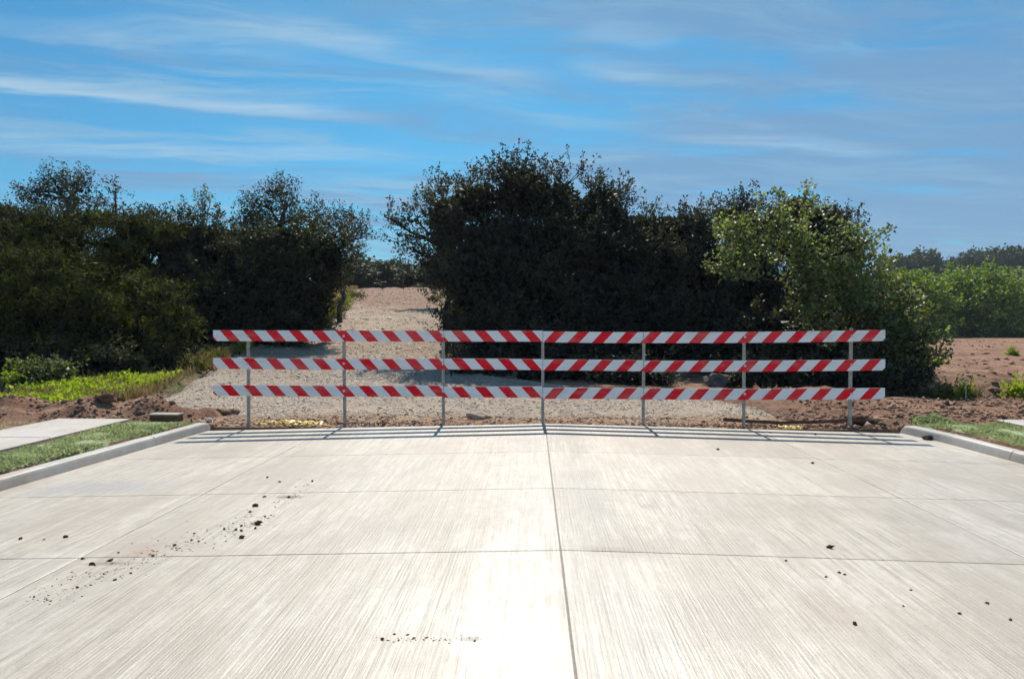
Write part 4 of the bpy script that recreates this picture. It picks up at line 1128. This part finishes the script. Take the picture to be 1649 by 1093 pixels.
for k, (xp, Y, tp) in enumerate(((800, 31, 390), (900, 32, 370), (1000, 31, 400), (1100, 32, 420), (1210, 31, 420), (1340, 31, 430))):
    h = (600 - tp) / 2
    tree('elm_tree', ['dark elm deep in the thicket behind the tallest elm, left of centre', 'dark elm deep in the thicket behind the centre post', 'dark elm deep in the thicket behind the steeple-topped elm', 'dark elm deep in the thicket behind the bristling elm',
                      'dark elm deep in the thicket left behind the vine tree', 'dark elm deep in the thicket right behind the vine tree'][k], TC_G, base_at(xp, Y),
         lob(Y, (xp, tp + 60, 70, 55), (xp - 30, tp + 130, 75, 70), (xp + 40, tp + 130, 75, 70), (xp, 560, 90, 60)), 'leaf_elm', 40 + k, (0.12, 0.2), 2.6, 22, 0.6, inner=0.6, trunk_r=0.12)
for k, (xp, Y, tp) in enumerate(((-40, 33, 400), (80, 35, 400), (210, 36, 405), (360, 36, 400))):
    tree('oak_tree', ['dark oak deep in the left thicket at the picture edge', 'dark oak deep behind the tallest left oak', 'dark oak deep behind the small sparse oak', 'dark oak deep behind the round-topped oak'][k], TL_G, base_at(xp, Y),
         lob(Y, (xp, tp + 50, 70, 45), (xp - 30, tp + 110, 75, 60), (xp + 40, tp + 110, 75, 60), (xp, 540, 90, 50)), 'leaf_oak', 50 + k, (0.12, 0.2), 2.4, 22, 0.5, inner=0.6, trunk_r=0.12)

tree('elm_tree', 'small dark tree on the right shoulder of the upper track, shading it', TC_G, base_at(726, 46), lob(46, (676, 447, 30, 13), (700, 432, 30, 20), (720, 412, 30, 24), (705, 456, 28, 13), (735, 440, 30, 26), (655, 452, 16, 8), step=0),
     'leaf_elm', 29, (0.10, 0.16), 5.0, 20, 0.4, (0.3, 0.6), 0.3, 0.12, trunk_r=0.12, twig=0.5)
# ---- shrubs, weeds
WG = 'weedy shrubs along the gravel track'
def shrub(px, py, Y, rx, ry, leaf, seed, label, name='shrub', size=(0.05, 0.09), dens=9, per=16, cat='shrub', width=0.5, group=WG):
    c = at(px, py, Y); s = Y / FPX
    b = (c.x, Y, gnd(c.x, Y))
    hz = ry * s
    lobes = [((c.x + dx_ * rx * s, Y + dy_ * rx * s, b[2] + hz * hh), (rx * s * 0.55, rx * s * 0.5, hz * 0.7)) for dx_, dy_, hh in ((0, 0, 1.0), (-0.5, 0.2, 0.7), (0.5, -0.2, 0.7))]
    return tree(name, label, group, b, lobes, leaf, seed, size, dens, per, 0.8, (0.15, 0.4), 0.3, 0.06, width, trunk_r=0.02, stems=3, lo=0.3, twig=0.5, cat=cat, body='foliage', wood='stem')
shrub(542, 492, 39, 20, 24, 'leaf_olive', 60, 'yellowish shrub on the left shoulder of the track near the hill top')
shrub(522, 518, 33, 20, 16, 'leaf_olive', 61, 'yellow green weeds on the left shoulder of the track, under the leaning oak')
shrub(572, 471, 54, 24, 9, 'leaf_olive', 62, 'low green weeds at the top left corner of the track')
shrub(395, 568, 24.5, 14, 18, 'leaf_bright', 63, 'bright upright weed behind the left end of the middle rail', width=0.3)
shrub(350, 575, 23, 30, 12, 'leaf_olive', 64, 'dry olive weeds at the left end of the barricade')
shrub(320, 590, 21, 30, 12, 'leaf_olive', 65, 'low brown green weeds between the front cedar and the track')
for k_, (xp_, Y_, w_, top_, lab_) in enumerate(((30, 19.6, 80, 560, 'low dark brush under the front cedar at the left picture edge'), (170, 20.2, 70, 565, 'low dark brush under the front cedars, behind the bright ground cover'), (275, 21.2, 45, 568, 'low dark brush at the right foot of the spreading front cedar'))):
    yb_ = 520 + 1.45 * FPX / Y_; hh_ = (yb_ - top_) / 2
    tree('thicket_shrub', lab_, TL_G, base_at(xp_, Y_), lob(Y_, (xp_ - w_ * 0.5, yb_ - hh_, w_ * 0.55, hh_), (xp_ + w_ * 0.5, yb_ - hh_ * 0.9, w_ * 0.55, hh_ * 0.95), (xp_, yb_ - hh_ * 1.1, w_ * 0.5, hh_ * 0.95), step=0.2),
         'leaf_oak', 90 + k_, (0.07, 0.12), 10, 22, 0.6, (0.25, 0.6), trunk_r=0.04, stems=3, cat='shrub')
shrub(60, 590, 18.2, 50, 26, 'leaf_vine', 66, 'leafy pale weed standing under the front cedar at far left', size=(0.07, 0.11))
shrub(105, 600, 18.6, 26, 24, 'leaf_vine', 67, 'upright pale-leaved weed right of the leafy one under the cedar', size=(0.07, 0.11))
shrub(20, 580, 18.4, 34, 18, 'leaf_bright', 68, 'bright green bush at the left picture edge under the cedar')
shrub(707, 462, 58, 14, 14, 'leaf_olive', 69, 'small shrub on the right shoulder near the top of the track')
shrub(1525, 628, 17.9, 40, 20, 'leaf_olive', 70, 'olive weeds on the bank at the near edge of the bare field')
shrub(1500, 622, 18.6, 22, 14, 'leaf_olive', 71, 'low olive weeds where the bank meets the vine-draped shrub')
shrub(1640, 630, 17.5, 18, 20, 'leaf_bright', 72, 'bright weed on the soil at the right picture edge')
shrub(1553, 620, 17.6, 10, 18, 'leaf_bright', 73, 'yellow green weed beside the pale stake', width=0.3)
shrub(1632, 563, 38, 8, 4, 'leaf_bright', 74, 'tiny bright tuft out in the bare field')
shrub(1510, 575, 30, 8, 5, 'leaf_bright', 75, 'small bright tuft on the field beside the vine-draped shrub')
shrub(535, 505, 36, 16, 14, 'leaf_olive', 76, 'dry olive weeds halfway up the left shoulder of the track')
shrub(556, 480, 45, 16, 13, 'leaf_bright', 77, 'green weeds on the left shoulder just below the hill top')
shrub(505, 528, 31, 14, 10, 'leaf_olive', 78, 'straw-toned weeds where the left shoulder meets the top rail')
shrub(440, 548, 28, 16, 8, 'leaf_olive', 79, 'low dry weeds behind the top rail near the left end')
shrub(698, 480, 50, 12, 7, 'leaf_olive', 80, 'low weeds on the right shoulder of the upper track')
# pale stake in the bank
p = at(1555, 645, 17.4); gz_ = gnd(p.x, 17.4)
mb = MB(); mb.tube([(0, 0, -0.1), (0.005, 0, 0.2), (-0.01, 0.0, 0.40)], [0.014, 0.013, 0.011], 6); mb.box((-0.03, 0, 0.40), (0.09, 0.012, 0.035), Matrix.Rotation(R(20), 3, 'Y'))
tag(mb.build('marker_stake', M['white_stone'], None, loc=(p.x, 17.4, gz_)), 'pale bent marker stake on the bank at the edge of the bare field', 'stake')
# dark leaning stakes seen under the top rail beside the third post
for (pa, pb, lab) in (((722, 551), (717, 590), 'thin dark leaning stick just right of the third post, nearer one'), ((731, 550), (728, 592), 'thin dark upright stick right of the third post, farther one')):
    A = at(pa[0], pa[1], 20.0); B = at(pb[0], pb[1], 20.0); gb = gnd(B.x, 20.0)
    mb = MB(); mb.tube([(B.x - A.x + (B.x - A.x) * 0.4, 0, gb - 0.1 - A.z), (B.x - A.x, 0.01, B.z - A.z), (0, 0, 0), (0.01, 0.01, 0.12)], [0.022, 0.02, 0.018, 0.01], 6)
    tag(mb.build('dead_stick', M['bark'], None, loc=A), lab, 'stick')

# ---- ground cover and grass
def blades(name, x, y, z, h, wd, mat, rs, leafy=False, lean=0.5):
    n = len(x)
    P0 = np.stack([x, y, z], -1)
    D = np.stack([rs.normal(0, lean, n), rs.normal(0, lean, n), np.ones(n)], -1)
    return link(name, leaf_mesh(name, P0, D, h, rs, wd), mat)
rs = np.random.default_rng(5)
# bright ground cover under the left thicket
n = 19000
u = rs.random(n)
yy = 14.9 + u * 4.6 + rs.normal(0, 0.4, n); xx = -11.2 + u * 2.6 + (rs.random(n) - 0.6) * 3.6
ok = (vnoise(xx * 0.9, yy * 0.9, 77) + 0.25 * rs.random(n) > 0.42) & (xx < trk_l(yy) - 0.35)
xx, yy = xx[ok], yy[ok]
zz_ = ground_z(xx, yy) + rs.random(len(xx)) * 0.18 * (0.35 + vnoise(xx * 1.6, yy * 1.6, 78))
o = blades('ground_cover', xx, yy, zz_, rs.uniform(0.06, 0.13, len(xx)), 0.6, M['leaf_bright'], rs, lean=1.2)
tag(o, 'bright yellow green ground cover in front of the left thicket', 'ground cover', kind='stuff')
# rough grass on the left bank and shoulders
n = 22000
yy = 16 + rs.random(n) ** 1.4 * 60; xx = trk_l(yy) - 0.05 - np.abs(rs.normal(0, 1, n)) * (0.8 + 0.03 * yy)
ok = vnoise(xx * 0.8, yy * 0.5, 79) + 0.3 * rs.random(n) > 0.5
xx, yy = xx[ok], yy[ok]
o = blades('rough_grass', xx, yy, ground_z(xx, yy) - 0.02, rs.uniform(0.10, 0.30, len(xx)) * (1 + yy / 120), 0.14, M['grass_dry'], rs, lean=0.5)
tag(o, 'rough straw coloured grass along the left shoulder of the track', 'grass', kind='stuff')
# sod on both verges
def sod(name, x0, x1, y0, y1, n, label):
    xx = rs.uniform(x0, x1, n); yy = rs.uniform(y0, y1, n)
    ok = (vnoise(xx * 2.2, yy * 2.6, 83) + 0.25 * vnoise(xx * 9, yy * 9, 84) + 0.2 * rs.random(n) > 0.46)
    ok &= (np.minimum(xx - x0, x1 - xx) > 0.0 * vnoise(xx * 3, yy * 3, 85))
    ok &= ((xx < gut_l(yy) - 0.2) | (xx > gut_r(yy) + 0.26))
    xx, yy = xx[ok], yy[ok]
    o = blades(name, xx, yy, ground_z(xx, yy) + 0.015, rs.uniform(0.03, 0.08, len(xx)) * (0.25 + 1.3 * vnoise(xx * 3, yy * 3, 86)), 0.28, M['grass_sod'], rs, lean=1.8)
    tag(o, label, 'grass', kind='stuff')
sod('verge_grass', -6.27, -5.2, 4.5, 12.25, 30000, 'short pale green grass strip between the left kerb and pavement')
sod('verge_grass', 5.9, 7.05, 6.5, 12.3, 30000, 'short pale green grass strip between the right kerb and pavement')
sod('verge_grass', -13.0, -7.7, 5, 11.6, 12000, 'short grass on the ground beyond the left pavement')

def verge(x0, x1, y0, y1, side):
    nx, ny = int((x1 - x0) / 0.05), int((y1 - y0) / 0.06)
    X_, Y_ = np.meshgrid(np.linspace(x0, x1, nx), np.linspace(y0, y1, ny))
    if side < 0: X_ = x0 + (X_ - x0) * (gut_l(Y_) - 0.19 - x0) / (x1 - x0); ed0 = gut_l(Y_) - 0.19 - X_
    else: X_ = x1 + (X_ - x1) * (x1 - gut_r(Y_) - 0.24) / (x1 - x0); ed0 = X_ - gut_r(Y_) - 0.24
    ed = np.minimum(np.minimum(X_ - x0 if side < 0 else ed0, ed0 if side < 0 else x1 - X_), np.minimum(Y_ - y0, y1 - Y_))
    Z_ = ground_z(X_, Y_) + 0.022 + 0.05 * fbm(X_ * 4, Y_ * 6, 95, 4) - 0.05 * (1 - sstep(ed, 0.0, 0.10 + 0.12 * vnoise(X_ * 3, Y_ * 3, 96)))
    ii = np.arange(nx * ny).reshape(ny, nx)
    q = np.stack([ii[:-1, :-1], ii[:-1, 1:], ii[1:, 1:], ii[1:, :-1]], -1).reshape(-1, 4)
    tag(link('verge', np_mesh('verge', np.stack([X_, Y_, Z_], -1).reshape(-1, 3), q, True), M['verge']), kind='structure')
M['verge'], t = new_mat('verge_mat')
p = wpos(t); n_ = t.noise(p, 4.0, 6.0, 0.7); n2_ = t.noise(p, 30.0, 4.0, 0.7)
col = t.mix(t.ramp(n2_, 0.35, 0.65), (0.25, 0.33, 0.17), (0.44, 0.47, 0.29))
col = t.mix(t.ramp(n_, 0.56, 0.66, 0.0, 0.8), col, (0.28, 0.16, 0.10))
t.put(t.bs.inputs['Base Color'], col); t.put(t.bs.inputs['Roughness'], 0.9); t.put(t.bs.inputs['Specular IOR Level'], 0.1)
bump(t, n2_, 0.8, 0.03)
verge(-6.30, GUT_L - 0.20, 3.5, 12.25, -1)
verge(GUT_R + 0.24, 7.12, 5.0, 12.3, 1)

# ---- far trees right of the field, and on the ridge
def far_crown(name, seed, lobes, leaf, size, dens, per):
    rs_ = np.random.default_rng(seed)
    P0, D, segs, K = crown_points(lobes, rs_, dens, (0.6, 1.3), per, 0.4, 0.4, 0.35, 0.55)
    me = leaf_mesh(name, P0, D, rs_.uniform(size[0], size[1], len(P0)) * (0.5 + 0.5 * K), rs_, 0.7, np.tile([0, 0.3, 0.7], (len(P0), 1)))
    me.materials.append(M[leaf])
    mb = MB(); limb(mb, (0, 0, -0.5), (0.2, 0, 4.5), 0.28, 0.14, rs_, 7, 0.04, 5)
    for (c, r) in lobes[:5]: limb(mb, (0.15, 0, 2.5), c, 0.13, 0.05, rs_, 5, 0.1, 4)
    tm = mb.mesh('trunk', True); tm.materials.append(M['bark'])
    return me, tm
FAR = [far_crown('crown', 200 + k, lb, 'leaf_far', (0.25, 0.42), 1.7, 14) for k, lb in enumerate((
    [((0, 0, 5.6), (3.2, 3, 2.4)), ((-2.4, 0, 4.6), (2.4, 2.4, 2)), ((2.5, .3, 4.4), (2.5, 2.4, 2.1)), ((0, -.6, 3), (3.8, 3, 2)), ((-1, 0, 1.6), (3.8, 3, 1.6)), ((1.8, 0, 1.5), (3.4, 3, 1.5))],
    [((0, 0, 5.0), (2.6, 2.6, 2.2)), ((-2.0, 0, 3.9), (2.2, 2.2, 2)), ((2.2, .3, 4.2), (2.0, 2, 1.8)), ((1.2, 0, 5.9), (1.6, 1.6, 1.3)), ((0, -.6, 2.3), (3.6, 2.8, 2)), ((0, 0, 1.2), (3.6, 3, 1.3))],
    [((0, 0, 4.4), (3.6, 3, 1.8)), ((-2.8, 0, 3.6), (2.4, 2.4, 1.7)), ((2.9, .3, 3.3), (2.4, 2.4, 1.8)), ((0, -.6, 2), (4.2, 3, 1.9)), ((-1.5, 0, 1.1), (3.2, 3, 1.2)), ((1.8, 0, 1.1), (3.2, 3, 1.2))]))]
RIDGE = [far_crown('crown', 220 + k, lb, 'leaf_ridge', (0.4, 0.7), 0.9, 12) for k, lb in enumerate((
    [((0, 0, 6.0), (3.6, 3.2, 2.4)), ((-2.6, 0, 5.0), (2.6, 2.4, 1.8)), ((2.7, .3, 4.9), (2.6, 2.4, 1.9)), ((0, 0, 3), (3.4, 3, 2.4)), ((0, 0, 1.2), (4.0, 3, 1.4))],
    [((0, 0, 5.0), (3.0, 2.8, 2.2)), ((-2.2, 0, 4.2), (2.4, 2.2, 1.8)), ((2.4, .3, 4.0), (2.2, 2.2, 1.7)), ((0, 0, 2.2), (3.8, 3, 2.2)), ((0, 0, 1.0), (3.8, 3, 1.2))]))]
def plant_far(proto, px, Y, sc, label, group, seed, ztop_px=None):
    r_ = random.Random(seed)
    x = at(px, 500, Y).x
    z = gnd(x, Y)
    if ztop_px is not None:
        hgt = at(px, ztop_px, Y).z - z
        sc_z = hgt / 7.6
    else: sc_z = sc
    root = empty('distant_tree', (x, Y, z - 0.1), r_.uniform(0, 6.28)); root.scale = (sc, sc, sc_z)
    tag(root, label, 'tree', group)
    link('crown', proto[0], None, root); link('trunk', proto[1], None, root)
ORD = ['first', 'second', 'third', 'fourth', 'fifth', 'sixth', 'seventh', 'eighth', 'ninth', 'tenth', 'eleventh', 'twelfth', 'thirteenth', 'fourteenth', 'fifteenth', 'sixteenth']
fx = [(1452, 92, 440), (1490, 95, 446), (1535, 97, 438), (1578, 94, 432), (1620, 97, 444), (1660, 94, 440), (1705, 97, 432), (1750, 95, 445)]
for k, (px, Y, tp) in enumerate(fx):
    plant_far(FAR[k % 3], px, Y, 1.15 + 0.1 * (k % 2), '%s bright green tree from the left along the far side of the bare field' % ORD[k], 'green trees along the far side of the field', k, tp)
rx = [(1440, 255, 418), (1462, 262, 414), (1484, 258, 410), (1502, 262, 420), (1525, 259, 424), (1548, 263, 420), (1570, 258, 411), (1590, 262, 405), (1612, 259, 408), (1634, 262, 402), (1656, 258, 404), (1680, 262, 400), (1705, 260, 408)]
for k, (px, Y, tp) in enumerate(rx):
    x = at(px, 500, Y).x; top = at(px, tp, Y).z; g0 = gnd(x, Y)
    plant_far(RIDGE[k % 2], px, Y, 1.5, '%s hazy tree from the left on the far wooded ridge' % ORD[k], 'hazy trees on the far ridge', 30 + k, tp)
# beyond the top of the track
cx_ = [(560, 84, 418, 1.0), (585, 88, 420, 0.9), (608, 92, 428, 0.9), (640, 96, 424, 0.55), (630, 90, 440, 0.7), (665, 150, 432, 1.3), (690, 160, 430, 1.4), (715, 150, 432, 1.3), (745, 160, 428, 1.3)]
for k, (px, Y, tp, sc) in enumerate(cx_):
    plant_far(RIDGE[k % 2] if Y > 100 else FAR[k % 3] if False else RIDGE[(k + 1) % 2], px, Y, sc, ('%s tree from the left beyond the crest of the gravel track' % ORD[k]), 'trees beyond the crest of the track', 60 + k, tp)

# a wide belt of wood closes the horizon all round the open country
def belt():
    rs_ = np.random.default_rng(77)
    n = 60000
    ang = rs_.uniform(-1.1, 1.1, n); rr = rs_.uniform(520, 560, n)
    x = np.sin(ang) * rr; y = np.cos(ang) * rr
    z = ground_z(x, y) + rs_.random(n) * (9 + 6 * vnoise(ang * 60, ang * 0, 91))
    D = unit(rs_.normal(0, 1, (n, 3)))
    o = link('far_wood', leaf_mesh('far_wood', np.stack([x, y, z], -1), D, rs_.uniform(1.4, 2.6, n), rs_, 0.8), M['leaf_ridge'])
    tag(o, 'far wooded horizon beyond the field and the hill', 'woodland', kind='stuff')
belt()

# ------------------------------------------------------------------ haze: even pale air round the whole place
def haze(density):
    mb = MB(); mb.box((0, 600, 59), (1900 - 6, 1800, 122))
    m = bpy.data.materials.new('haze'); m.use_nodes = True
    t = NT(m.node_tree); t.n.clear()
    vol = t.node('ShaderNodeVolumePrincipled', inp={'Color': (0.80, 0.88, 1.0), 'Density': density, 'Anisotropy': 0.0})
    t.l.new(vol.outputs[0], t.node('ShaderNodeOutputMaterial').inputs['Volume'])
    tag(mb.build('haze', m), 'thin bluish haze over the distant trees', 'haze', kind='stuff')
haze(0.0003)
